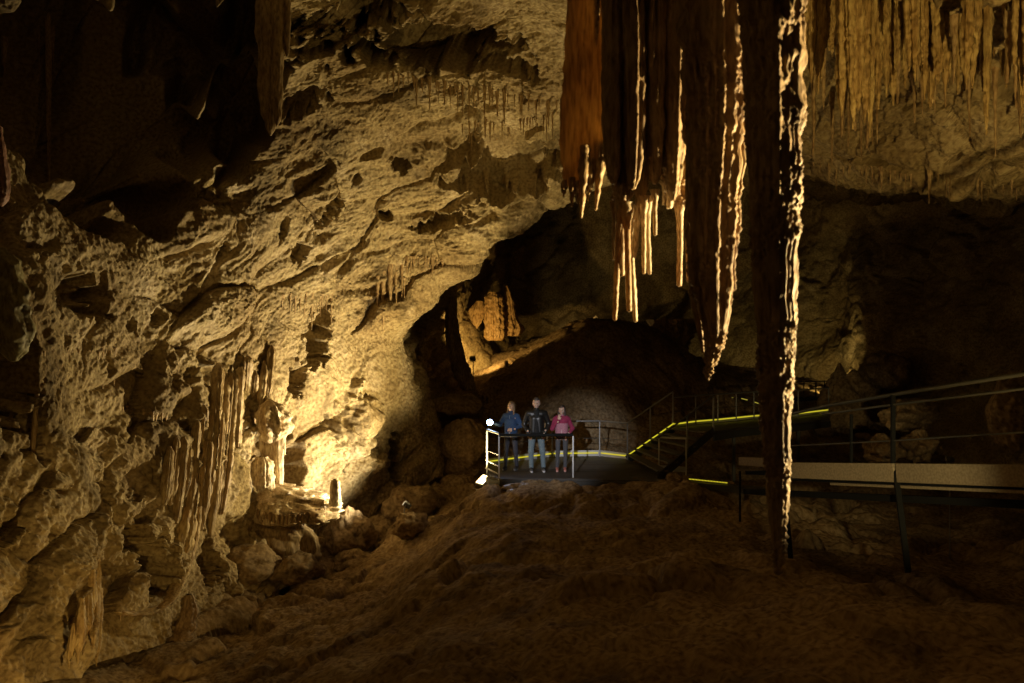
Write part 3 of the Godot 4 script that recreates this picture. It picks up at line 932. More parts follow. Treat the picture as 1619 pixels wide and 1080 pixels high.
func build_dripstone() -> void:
	make_spikes()
	# rim of the ceiling on the bridge side, and the rows behind it
	var rim := func(x: float) -> float: return lerpf(258, 292, clampf((x - 1280) / 330.0, 0, 1))
	hang(vault, scatter(1285, 1612, rim, 34, 12, 40, 3, 6), "straws along the ceiling rim", "small straw stalactite on the ceiling rim above the bridge")
	hang(vault, [[1470, 266, 60, 12], [1393, 262, 36, 8], [1545, 280, 34, 7]], "larger drips on the ceiling rim", "stout drip hanging from the ceiling rim above the bridge")
	# the thick cluster at the top, near the bridge side
	var big := [[1283, 40, 210, 22], [1302, 30, 150, 20], [1330, 70, 150, 30], [1352, 60, 160, 34], [1372, 90, 150, 26], [1340, 120, 120, 16], [1405, 50, 60, 16], [1432, 20, 110, 18], [1447, 40, 90, 12], [1468, 10, 165, 40], [1490, 60, 110, 16], [1505, 20, 120, 22], [1522, 5, 140, 20], [1540, 20, 125, 14], [1556, 80, 130, 14], [1572, 100, 150, 13], [1590, 10, 130, 34], [1605, 60, 120, 18], [1385, 110, 120, 12], [1418, 100, 70, 24], [1442, 120, 75, 16], [1360, 150, 110, 10], [1530, 110, 110, 12], [1612, 120, 100, 18], [1316, 150, 120, 9], [1376, 180, 50, 9], [1458, 130, 60, 10], [1478, 120, 60, 9]]
	hang(vault, big, "thick stalactites at the top by the bridge", "thick ochre stalactite in the crowded cluster above the bridge")
	n_curtain = 0
	for q in [[1292, 150, 24], [1326, 105, 22], [1350, 205, 26], [1378, 218, 20], [1412, 168, 22], [1445, 130, 18], [1472, 172, 28], [1512, 150, 18], [1540, 140, 15], [1560, 215, 9], [1592, 140, 24], [1614, 190, 14]]:
		n_curtain += 1
		var dd := 9.3 + n_curtain % 3 * 0.5
		var c := thing("dripstone_curtain", "ochre dripstone drapery over the bridge, %s counted from the left" % ordinal(n_curtain), "dripstone curtain", at(q[0], -60, dd), "ochre draperies over the bridge")
		var many := 3 if q[2] < 16 else 5
		for k in many:
			var t := (k + 0.5) / many * 2.0 - 1.0
			var low: float = q[1] * (1.0 - 0.35 * rng.randf() * absf(t) - (0.25 * rng.randf() if k != many / 2 else 0.0))
			var x: float = q[0] + t * q[2] * 0.85
			var w: float = q[2] / many * rng.randf_range(1.1, 1.7)
			var sway := rng.randf_range(-4, 4)
			grown("", "", "", "", [[x, -60, w * 1.1], [x + sway * 0.3, lerpf(-60, low, 0.4), w], [x + sway * 0.7, lerpf(-60, low, 0.65), w * 0.95], [x + sway, lerpf(-60, low, 0.85), w * 0.7], [x + sway, lerpf(-60, low, 0.93), w * 0.35], [x + sway, low, 0.8]], dd + rng.randf_range(-0.12, 0.12), {"seed": 900 + n_curtain * 11 + k, "seg": 30, "rings": 110, "flute": 0.3, "folds": 2.0, "lump": 0.5, "lump_size": 0.14, "popcorn": 0.02, "c_a": Color(0.52, 0.4, 0.18), "c_b": Color(0.36, 0.25, 0.1)}, M.flow, c, "fold")
	# top of the vault between the recess and the near stalactites
	var brow := func(x: float) -> float: return lerpf(112, 160, (x - 600) / 280.0)
	hang(vault, scatter(610, 880, brow, 34, 20, 60, 4, 8), "drips under the dark brow", "thin drip under the dark brow of the vault")
	hang(vault, scatter(725, 880, func(x): return lerpf(196, 180, (x - 725) / 160.0), 24, 16, 46, 3, 6), "fringe over the smooth bay", "short drip in the fringe over the smooth bay")
	hang(vault, scatter(640, 700, func(x): return 408.0, 11, 16, 40, 4, 7), "drips near the arch", "small drip beside the edge of the arch")
	hang(vault, scatter(440, 530, func(x): return 468.0, 12, 22, 60, 4, 7), "drips on the wall ledge", "pale drip under the ledge in the lit wall")
	hang(vault, [[607, 430, 95, 12], [617, 420, 80, 11], [626, 425, 66, 9], [598, 440, 70, 8], [635, 420, 50, 8], [640, 440, 30, 6]], "long drips beside the arch", "long dark drip beside the arch opening")
	hang(vault, scatter(180, 265, func(x): return 640.0 + (x - 180) * 0.2, 14, 24, 60, 4, 8), "drips under the brown overhang", "brown drip under the overhang on the near wall")
	hang(vault, scatter(60, 190, func(x): return 555.0, 13, 24, 80, 4, 9), "drips on the near wall", "thin drip on the shaded near wall")
	hang(vault, [[75, 40, 330, 13], [62, 45, 60, 6], [84, 42, 70, 6], [8, 60, 60, 14]], "columns in the dark recess", "faint slender dripstone in the dark recess")
	# the dark bundle that hangs at the lip of the recess
	var o := thing("dripstone_curtain", "dark hanging dripstone bundle at the lip of the recess", "dripstone curtain", at(428, -60, 16.2))
	for q in [[418, 190, 10, 0.0], [428, 215, 13, 0.1], [438, 200, 10, 0.0], [446, 60, 7, 0.1], [454, 90, 5, 0.0], [409, 70, 6, 0.1]]:
		grown("", "", "", "", [[q[0], -60, q[2] * 1.2], [q[0] + 1, q[1] * 0.35, q[2]], [q[0] - 1, q[1] * 0.7, q[2] * 0.9], [q[0], q[1] * 0.92, q[2] * 0.6], [q[0], q[1], 1.5]], 16.2 + q[3], {"seg": 28, "rings": 60, "seed": 610 + int(q[0]), "c_a": Color(0.45, 0.35, 0.2), "c_b": Color(0.32, 0.23, 0.12)}, M.flow, o, "strand")
	# ---- the bright alcove
	var d := depth_on(vault, 420, 640) - 0.15
	var pale := {"c_a": Color(0.74, 0.65, 0.47), "c_b": Color(0.58, 0.46, 0.29)}
	o = thing("flowstone_column", "pale mushroom-capped dripstone column standing in the floodlit alcove", "dripstone", at(415, 790, d))
	grown("", "", "", "", [[425, 632, 4], [428, 642, 18], [431, 660, 25], [432, 680, 24], [430, 694, 16], [428, 702, 6]], d, {"seed": 621, "flute": 0.2, "folds": 3.0, "seg": 60}.merged(pale), M.flow, o, "cap")
	for q in [[416, 690, 726, 5], [424, 692, 730, 5], [433, 692, 745, 6], [441, 690, 775, 7], [448, 680, 720, 4]]:
		grown("", "", "", "", [[q[0], q[1], q[3] * 1.3], [q[0], lerpf(q[1], q[2], 0.5), q[3]], [q[0] + 1, q[2], q[3] * 0.8]], d + 0.05, {"seed": 630 + int(q[0]), "seg": 20, "rings": 40}.merged(pale), M.flow, o, "strand")
	grown("", "", "", "", [[414, 722, 8], [415, 732, 15], [415, 750, 16], [414, 770, 19], [413, 790, 26], [412, 800, 28]], d - 0.25, {"seed": 624, "flute": 0.14, "folds": 3.0, "seg": 60}.merged(pale), M.flow, o, "stalagmite")
	# the domed shelf below it with its dark comb of teeth
	o = thing("flowstone_shelf", "smooth domed flowstone shelf with a comb of short teeth under its rim", "flowstone", at(450, 830, d - 0.6))
	grown("", "", "", "", [[424, 762, 14], [430, 772, 44], [444, 786, 66], [456, 800, 76], [462, 812, 78], [462, 818, 66], [462, 821, 40]], d + 0.1, {"seed": 641, "flute": 0.10, "folds": 2.4, "lump": 0.25, "lump_size": 0.35, "seg": 110, "rings": 110, "thick": 1.0}.merged(pale), M.flow, o, "dome")
	for k in 19:
		var t := k / 18.0
		var x := lerpf(395, 512, t)
		var y := 806.0 + 12.0 * sin(t * PI)
		grown("", "", "", "", [[x, y - 4, 2.6], [x, y + 6, 2.2], [x + 0.5, y + 12 + 6 * rng.randf(), 0.6]], d - 1.04 + 1.9 * (t - 0.46) * (t - 0.46), {"seed": 650 + k, "seg": 10, "rings": 12}, M.flow, o, "tooth")
	grown("", "", "", "", [[395, 815, 20], [420, 830, 60], [430, 850, 70], [428, 880, 74], [420, 910, 78]], d - 0.2, {"seed": 645, "flute": 0.12, "folds": 1.5, "seg": 70, "thick": 0.6, "lump": 0.2, "lump_size": 0.5, "c_a": Color(0.42, 0.33, 0.19), "c_b": Color(0.32, 0.23, 0.12)}, M.flow, o, "skirt")
	# rounded stalagmite stump at the end of the shelf
	grown("stalagmite", "small rounded pale stump at the end of the flowstone shelf", "stalagmite", "", [[530, 757, 3], [530, 762, 7], [530, 775, 8.5], [530, 790, 9], [529, 800, 11]], d - 0.3, {"seed": 671, "flute": 0.05, "lump": 0.2}.merged(pale))
	# fluted pillars on the near side of the alcove
	var n := 0
	for q in [[345, 575, 800, 9], [358, 600, 830, 8], [368, 590, 815, 10], [380, 580, 800, 9], [392, 562, 760, 8], [403, 585, 700, 7], [337, 610, 790, 7], [430, 545, 640, 7], [418, 570, 640, 6], [351, 640, 850, 7], [322, 640, 800, 8], [312, 660, 820, 7], [300, 670, 790, 8], [290, 690, 830, 7], [279, 690, 800, 6], [268, 705, 800, 7], [330, 690, 840, 8], [309, 720, 850, 6]]:
		n += 1
		var dd := depth_on(vault, q[0], 690) - 0.1
		var lean: float = -22.0 * (q[2] - q[1]) / 240.0
		grown("flowstone_pillar", "fluted flowstone pillar on the shaded side of the alcove, %s counted from the left" % ordinal(n), "flowstone", "fluted pillars by the alcove",
			[[q[0], q[1], q[3] * 0.3], [q[0] + lean * 0.05, q[1] + 14, q[3] * 0.9], [q[0] + lean * 0.3, lerpf(q[1], q[2], 0.35), q[3]], [q[0] + lean * 0.7, lerpf(q[1], q[2], 0.7), q[3] * 1.15], [q[0] + lean, q[2], q[3] * 0.5]], dd, {"cling": 0.12, "seed": 680 + n, "flute": 0.28, "folds": 2.6, "lump": 0.35, "c_a": Color(0.5, 0.4, 0.23), "c_b": Color(0.36, 0.26, 0.13)})
	# pillar labels follow their order from the left
	var pillars := get_children().filter(func(c): return str(c.name).begins_with("flowstone_pillar"))
	pillars.sort_custom(func(a, b): return pix(a.position).x < pix(b.position).x)
	for k in pillars.size():
		pillars[k].set_meta("label", "fluted flowstone pillar beside the alcove, %s counted from the left" % ordinal(k + 1))
	# ---- at the foot of the near wall
	d = depth_on(vault, 150, 900)
	var gold := {"c_a": Color(0.56, 0.44, 0.23), "c_b": Color(0.42, 0.30, 0.14)}
	o = thing("dripstone_curtain", "golden dripstone drapery with ragged toothed hem at the foot of the wall", "dripstone curtain", at(145, 1050, d))
	for q in [[150, 875, 1012, 8], [142, 900, 1030, 9], [134, 920, 1022, 9], [126, 945, 1036, 8], [118, 965, 1030, 7], [155, 930, 1040, 6], [112, 985, 1044, 5]]:
		grown("", "", "", "", [[q[0] + 4, q[1], q[3] * 0.4], [q[0] + 2, lerpf(q[1], q[2], 0.3), q[3] * 0.9], [q[0], lerpf(q[1], q[2], 0.65), q[3] * 1.1], [q[0] - 2, lerpf(q[1], q[2], 0.88), q[3] * 0.8], [q[0] - 3, q[2], q[3] * 0.35], [q[0] - 3, q[2] + 14, 0.8]], d, {"cling": 0.25, "seed": 701 + int(q[0]), "seg": 30, "rings": 100, "flute": 0.22, "folds": 2.5, "popcorn": 0.02, "pop_size": 0.06}.merged(gold), M.flow, o, "fold")
	o = thing("dripstone_curtain", "row of short ribbed pipes beside the golden toothed drapery", "dripstone curtain", at(178, 985, d + 0.3))
	for k in 9:
		grown("", "", "", "", [[162 + k * 4.2, 925, 2.8], [162 + k * 4.2, 955, 2.4], [161 + k * 4.2, 972 + rng.randf() * 16, 0.8]], d, {"cling": 0.12, "seed": 720 + k, "seg": 12, "rings": 24}, M.flow, o, "pipe")
	o = thing("flowstone_tongue", "golden flowstone ledge curving down along the foot of the wall", "flowstone", at(240, 980, d + 0.2))
	for q in [[0, 1.0], [-9, 0.8], [9, 0.7]]:
		grown("", "", "", "", [[306 + q[0], 800, 6], [296 + q[0], 845, 13 * q[1]], [286 + q[0], 885, 14 * q[1]], [274 + q[0], 920, 14 * q[1]], [258 + q[0], 948, 14 * q[1]], [238 + q[0], 966, 12 * q[1]], [214 + q[0], 972, 9], [190 + q[0], 966, 5]], d, {"cling": 0.05, "seed": 731 + q[0], "seg": 40, "rings": 110, "flute": 0.12, "lump": 0.4}.merged(gold), M.flow, o, "ribbon")
	grown("flowstone_tongue", "lumpy brown flowstone foot beside the dark gully", "flowstone", "", [[298, 940, 6], [298, 965, 13], [292, 990, 14], [285, 1015, 16], [276, 1040, 18], [270, 1060, 20]], d, {"cling": 0.1, "seed": 735, "flute": 0.3, "folds": 3.0, "lump": 0.5, "c_a": Color(0.4, 0.29, 0.15), "c_b": Color(0.3, 0.2, 0.1)})
	# dark columns in front of the black hole on the near wall
	for q in [[[28, 540, 2], [26, 600, 3], [16, 660, 4], [4, 710, 5], [6, 760, 6], [20, 800, 9]], [[58, 530, 2], [60, 600, 3], [54, 680, 4], [48, 750, 4]], [[44, 500, 9], [42, 560, 10], [46, 600, 4], [40, 625, 2]]]:
		n += 1
		grown("flowstone_pillar", "%s ribbon of stone across the black hole of the near wall" % ["winding thin", "straight thin", "short stout"][n - 19], "flowstone", "ribbons over the black hole", q, depth_on(vault, 75, 640) - 0.1, {"seed": 740 + n, "seg": 24, "rings": 70, "c_a": Color(0.45, 0.35, 0.2), "c_b": Color(0.32, 0.23, 0.12)})
	grown("flowstone_column", "smooth greenish flowstone bulge at the left edge of the view", "flowstone", "", [[2, 392, 6], [4, 420, 26], [8, 480, 34], [14, 530, 36], [20, 552, 22], [22, 572, 6]], depth_on(vault, 20, 470) - 0.5, {"seed": 771, "flute": 0.12, "lump": 0.3, "c_a": Color(0.36, 0.34, 0.18), "c_b": Color(0.26, 0.23, 0.12)})
	grown("stalactite", "stubby pinkish dripstone at the left edge below the recess", "stalactite", "", [[-4, 200, 6], [-2, 240, 10], [0, 280, 14], [0, 310, 12], [-2, 330, 4]], depth_on(vault, 10, 300) - 0.6, {"seed": 772, "popcorn": 0.02, "c_a": Color(0.36, 0.2, 0.16), "c_b": Color(0.26, 0.15, 0.11)})
	# ---- far chamber
	d = 33.0
	var amber := {"c_a": Color(0.6, 0.42, 0.2), "c_b": Color(0.5, 0.33, 0.14)}
	o = thing("flowstone_column", "tall amber pleated flowstone column lit in the far alcove", "flowstone", at(783, 540, d))
	grown("", "", "", "", [[780, 462, 8], [781, 472, 14], [782, 490, 15.5], [783, 515, 16], [783, 532, 15.5], [783, 539, 10]], d, {"seed": 751, "flute": 0.14, "folds": 3.4, "seg": 70, "thick": 0.7}.merged(amber), M.flow, o, "drum")
	grown("", "", "", "", [[801, 452, 1.5], [803, 465, 5], [805, 480, 7], [806, 500, 9], [808, 520, 16], [806, 532, 14]], d + 0.3, {"seed": 752, "flute": 0.3, "folds": 3.0, "thick": 0.6}.merged(amber), M.flow, o, "spire")
	grown("", "", "", "", [[758, 476, 5], [754, 490, 12], [752, 505, 12], [750, 520, 5]], d + 0.2, {"seed": 753, "flute": 0.25, "folds": 3.0, "thick": 0.5}.merged(amber), M.flow, o, "wing")
	grown("stalagmite", "small bright stalagmite on the crest of the dark hill", "stalagmite", "", [[942, 499, 1], [942, 503, 4], [941, 512, 6], [940, 521, 7]], 34.2, {"seed": 761, "c_a": Color(0.62, 0.5, 0.3), "c_b": Color(0.5, 0.4, 0.24)})
	grown("stalactite", "thin lone stalactite below the amber column", "stalactite", "", [[800, 570, 3], [801, 580, 3], [799, 590, 2.4], [799, 597, 0.8]], 31.0, {"seed": 762})
	grown("flowstone_tongue", "ochre flowstone ridge running down beside the amber column", "flowstone", "", [[712, 470, 8], [716, 520, 10], [722, 560, 12], [733, 595, 14], [742, 618, 10]], 29.5, {"seed": 763, "flute": 0.25, "thick": 0.8, "c_a": Color(0.5, 0.4, 0.22), "c_b": Color(0.36, 0.25, 0.13)})
	grown("stalactite", "ragged amber dripstone cluster beyond the near stalactites", "stalactite", "", [[1062, 505, 30], [1066, 530, 26], [1068, 550, 17], [1070, 565, 10], [1066, 577, 3]], 33.0, {"seed": 764, "flute": 0.4, "folds": 3.2, "seg": 60, "c_a": Color(0.5, 0.36, 0.18), "c_b": Color(0.36, 0.24, 0.12)})
	hang(back, scatter(1505, 1600, func(x): return lerpf(312, 328, (x - 1505) / 95.0), 11, 12, 30, 5, 14), "far lit drips below the rim", "amber drip lit in the dark below the ceiling rim")

func rock(label: String, px: float, py: float, d: float, size: Vector3, sd: int, turn: float, mat: Material, c_a := STONE_A, c_b := STONE_B, rough := 0.3) -> void:
	var o := put("boulder", boulder(size, sd, 64, c_a, c_b, rough), mat)
	o.position = at(px, py, d)
	o.rotation.y = turn
	tag(o, label, "boulder", "rocks on the cave floor", "thing")

func build_rocks() -> void:
	rock("large smooth round boulder under the flowstone shelf", 385, 895, 18.6, Vector3(0.78, 0.45, 0.6), 801, 0.4, M.rock, STONE_A, STONE_B, 0.22)
	rock("rounded boulder beside the large smooth one in the gully", 470, 900, 19.0, Vector3(0.62, 0.34, 0.5), 802, 1.2, M.rock, STONE_A, STONE_B, 0.3)
	rock("flat-topped slab leaning below the stump of the shelf", 552, 850, 20.8, Vector3(0.55, 0.62, 0.4), 803, 0.2, M.rock, STONE_A, STONE_B, 0.5)
	rock("dark wedge of rock in the gully below the slab", 560, 890, 20.2, Vector3(0.6, 0.3, 0.5), 804, 2.0, M.mud, STONE_A, STONE_B, 0.4)
	rock("squat rock in the gully that hides a small floodlight", 650, 832, 19.8, Vector3(0.42, 0.3, 0.3), 820, 0.6, M.mud, STONE_A, STONE_B, 0.4)
	rock("broad boulder at the dark foot of the arch", 655, 800, 22.6, Vector3(0.9, 0.55, 0.6), 805, 0.9, M.rock, STONE_A, STONE_B, 0.3)
	rock("rounded boulder perched behind the torch bearer", 722, 645, 26.5, Vector3(0.9, 0.42, 0.7), 806, 0.3, M.rock, STONE_A, STONE_B, 0.25)
	rock("tall dim block of rock left of the visitors", 735, 715, 25.0, Vector3(0.95, 0.95, 0.7), 807, 2.1, M.rock, STONE_A, STONE_B, 0.3)
	rock("wet pale rock glaring right under the floodlight", 757, 790, 20.7, Vector3(0.2, 0.2, 0.2), 808, 0.5, M.wet, STONE_A, STONE_B, 0.4)
	rock("wet dark rock at the lip of the platform", 850, 772, 19.6, Vector3(0.7, 0.16, 0.35), 809, 0.1, M.wet, STONE_A, STONE_B, 0.5)
	rock("dark rock at the corner of the platform by the zinc railing", 1072, 770, 19.5, Vector3(0.42, 0.28, 0.3), 810, 1.0, M.mud, STONE_A, STONE_B, 0.45)
	var o := thing("boulder", "jagged rock with a knob, dark, in front of the lit far wall", "boulder", at(1335, 650, 29.0))
	put("mass", boulder(Vector3(0.95, 1.0, 0.6), 811, 64, STONE_A, STONE_B, 0.45), M.mud, o).position = Vector3(0.15, 0.3, 0)
	put("knob", drip([at(1327, 574, 29) - o.position, at(1328, 585, 29) - o.position, at(1326, 600, 29) - o.position, at(1328, 625, 29) - o.position], [Vector2(0.04, 0.04), Vector2(0.13, 0.13), Vector2(0.26, 0.24), Vector2(0.45, 0.4)], {"seg": 32, "rings": 40, "lump": 0.5, "seed": 812, "c_a": STONE_A, "c_b": STONE_B}), M.mud, o)
	rock("broad dim rock beside the jagged knobbed one in the far chamber", 1400, 590, 30.0, Vector3(1.1, 0.75, 0.8), 813, 0.7, M.rock, STONE_A, STONE_B, 0.35)
	rock("pale rock behind the dark bridge post, upper one", 1440, 655, 21.0, Vector3(0.8, 0.4, 0.5), 814, 0.4, M.rock, STONE_A, STONE_B, 0.4)
	rock("pale slanting rock just above the bridge beam", 1395, 712, 20.0, Vector3(0.6, 0.3, 0.4), 815, 1.4, M.rock, STONE_A, STONE_B, 0.4)
	rock("pale split rock above the bridge beam beside the slanting one", 1452, 705, 20.0, Vector3(0.4, 0.35, 0.35), 816, 2.2, M.rock, STONE_A, STONE_B, 0.5)
	rock("tall tan rock at the frame's edge above the bridge", 1600, 650, 17.0, Vector3(0.45, 0.75, 0.4), 817, 0.2, M.rock, STONE_A, STONE_B, 0.35)

# ---------------------------------------------------------------- people
# bones: [a, b, radius at a, radius at b]; the skin is where the smooth union of the tapered capsules ends (surface nets)
func skin(bones: Array, cell: float, blend: float, floor_y := -100.0, arms_from := 100.0) -> ArrayMesh:
	var lo := Vector3.ONE * 1e9
	var hi := -lo
	for b in bones:
		var r := Vector3.ONE * (maxf(b[2], b[3]) + cell * 2.0 + blend * 0.3)
		lo = lo.min((b[0] as Vector3).min(b[1]) - r)
		hi = hi.max((b[0] as Vector3).max(b[1]) + r)
	var nx := int((hi.x - lo.x) / cell) + 2
	var ny := int((hi.y - lo.y) / cell) + 2
	var nz := int((hi.z - lo.z) / cell) + 2
	var val := PackedFloat32Array()
	val.resize(nx * ny * nz)
	val.fill(1.0)
	for b in bones:
		var a: Vector3 = b[0]
		var d: Vector3 = b[1] - a
		var dd := maxf(d.length_squared(), 1e-9)
		var ra: float = b[2]
		var rb: float = b[3]
		var r := Vector3.ONE * (maxf(ra, rb) + blend * 1.2 + cell * 2.0)
		var p0 := ((a.min(b[1]) - r - lo) / cell).floor()
		var p1 := ((a.max(b[1]) + r - lo) / cell).ceil()
		for z in range(maxi(int(p0.z), 0), mini(int(p1.z) + 1, nz)):
			for y in range(maxi(int(p0.y), 0), mini(int(p1.y) + 1, ny)):
				for x in range(maxi(int(p0.x), 0), mini(int(p1.x) + 1, nx)):
					var p := lo + Vector3(x, y, z) * cell
					var t := clampf((p - a).dot(d) / dd, 0.0, 1.0)
					var v := (p - a - d * t).length() - lerpf(ra, rb, t)
					var k := (z * ny + y) * nx + x
					var u := val[k]
					var h := maxf(blend - absf(u - v), 0.0) / blend
					val[k] = minf(u, v) - h * h * blend * 0.25
	if floor_y > -50.0:      # a straight hem; past arms_from from the middle nothing is cut
		for z in nz:
			for y in ny:
				for x in nx:
					var k := (z * ny + y) * nx + x
					if absf(lo.x + x * cell) < arms_from:
						val[k] = maxf(val[k], floor_y - (lo.y + y * cell))
	var where := {}
	var pos := PackedVector3Array()
	var nor := PackedVector3Array()
	var step := [0, 1, nx, nx + 1, nx * ny, nx * ny + 1, nx * ny + nx, nx * ny + nx + 1]
	for z in nz - 1:
		for y in ny - 1:
			for x in nx - 1:
				var k := (z * ny + y) * nx + x
				var mask := 0
				for c in 8:
					if val[k + step[c]] < 0.0: mask |= 1 << c
				if mask == 0 or mask == 255: continue
				var sum := Vector3.ZERO
				var n := 0
				for e in [[0, 1], [2, 3], [4, 5], [6, 7], [0, 2], [1, 3], [4, 6], [5, 7], [0, 4], [1, 5], [2, 6], [3, 7]]:
					var va: float = val[k + step[e[0]]]
					var vb: float = val[k + step[e[1]]]
					if (va < 0.0) != (vb < 0.0):
						var t := va / (va - vb)
						var ca := Vector3(e[0] & 1, (e[0] >> 1) & 1, e[0] >> 2)
						var cb := Vector3(e[1] & 1, (e[1] >> 1) & 1, e[1] >> 2)
						sum += ca.lerp(cb, t)
						n += 1
				where[k] = pos.size()
				pos.append(lo + (Vector3(x, y, z) + sum / n) * cell)
				var g := Vector3(val[k + 1] - val[k], val[k + nx] - val[k], val[k + nx * ny] - val[k])
				g += Vector3(val[k + step[7]] - val[k + step[6]], val[k + step[7]] - val[k + step[5]], val[k + step[7]] - val[k + step[3]])
				nor.append(g.normalized())
	var idx := PackedInt32Array()
	var offs := [1, nx, nx * ny]
	for z in range(1, nz - 1):
		for y in range(1, ny - 1):
			for x in range(1, nx - 1):
				var k := (z * ny + y) * nx + x
				for ax in 3:
					var neg := val[k] < 0.0
					if neg == (val[k + offs[ax]] < 0.0): continue
					var b: int = offs[(ax + 1) % 3]
					var c: int = offs[(ax + 2) % 3]
					if not (where.has(k) and where.has(k - b) and where.has(k - c) and where.has(k - b - c)): continue
					var q := [where[k], where[k - b], where[k - b - c], where[k - c]]
					if not neg: q.reverse()
					# outward faces run clockwise
					idx.append_array([q[0], q[2], q[1], q[0], q[3], q[2]])
	var arr := []
	arr.resize(Mesh.ARRAY_MAX)
	arr[Mesh.ARRAY_VERTEX] = pos
	arr[Mesh.ARRAY_NORMAL] = nor
	arr[Mesh.ARRAY_INDEX] = idx
	var m := ArrayMesh.new()
	m.add_surface_from_arrays(Mesh.PRIMITIVE_TRIANGLES, arr)
	return m

func cloth(c: Color, rough := 0.85) -> StandardMaterial3D:
	var m := plain(c, rough)
	m.rim_enabled = true
	m.rim = 0.3
	m.uv1_triplanar = true
	m.uv1_scale = Vector3.ONE * 5.0
	m.albedo_texture = noise_tex(noise(FastNoiseLite.TYPE_SIMPLEX, 30.0, 4, 41), 256, ramp([[0.0, Color(0.6, 0.6, 0.6)], [1.0, Color(1, 1, 1)]]))
	return m

# a hand: palm and five bent fingers, appended as bones. w: wrist, d: direction of the fingers, n: back of the hand, s: side of the thumb (+1/-1)
func hand_bones(w: Vector3, d: Vector3, n: Vector3, s: float, curl: float) -> Array:
	d = d.normalized()
	var side := d.cross(n).normalized() * s
	n = side.cross(d).normalized() * s
	var out := [[w, w + d * 0.075, 0.022, 0.026], [w + d * 0.03 + side * 0.015, w + d * 0.08 + side * 0.022, 0.018, 0.014], [w + d * 0.03 - side * 0.015, w + d * 0.075 - side * 0.026, 0.018, 0.013]]
	for f in 4:
		var o := (1.5 - f) * 0.019
		var l: float = [0.040, 0.046, 0.042, 0.033][f]
		var a := w + d * 0.085 + side * o
		var d1 := d.rotated(side, curl * 0.6)
		var d2 := d.rotated(side, curl * 1.5)
		var b := a + d1 * l
		out.append([a - d * 0.02, b, 0.0095, 0.009])
		out.append([b, b + d2 * l * 0.9, 0.009, 0.0075])
	var t0 := w + d * 0.02 + side * 0.02
	var t1 := t0 + (d * 0.6 + side * 0.7).normalized() * 0.04
	out.append([t0, t1, 0.012, 0.011])
	out.append([t1, t1 + (d * 0.9 + side * 0.25).normalized() * 0.032, 0.0105, 0.008])
	return out

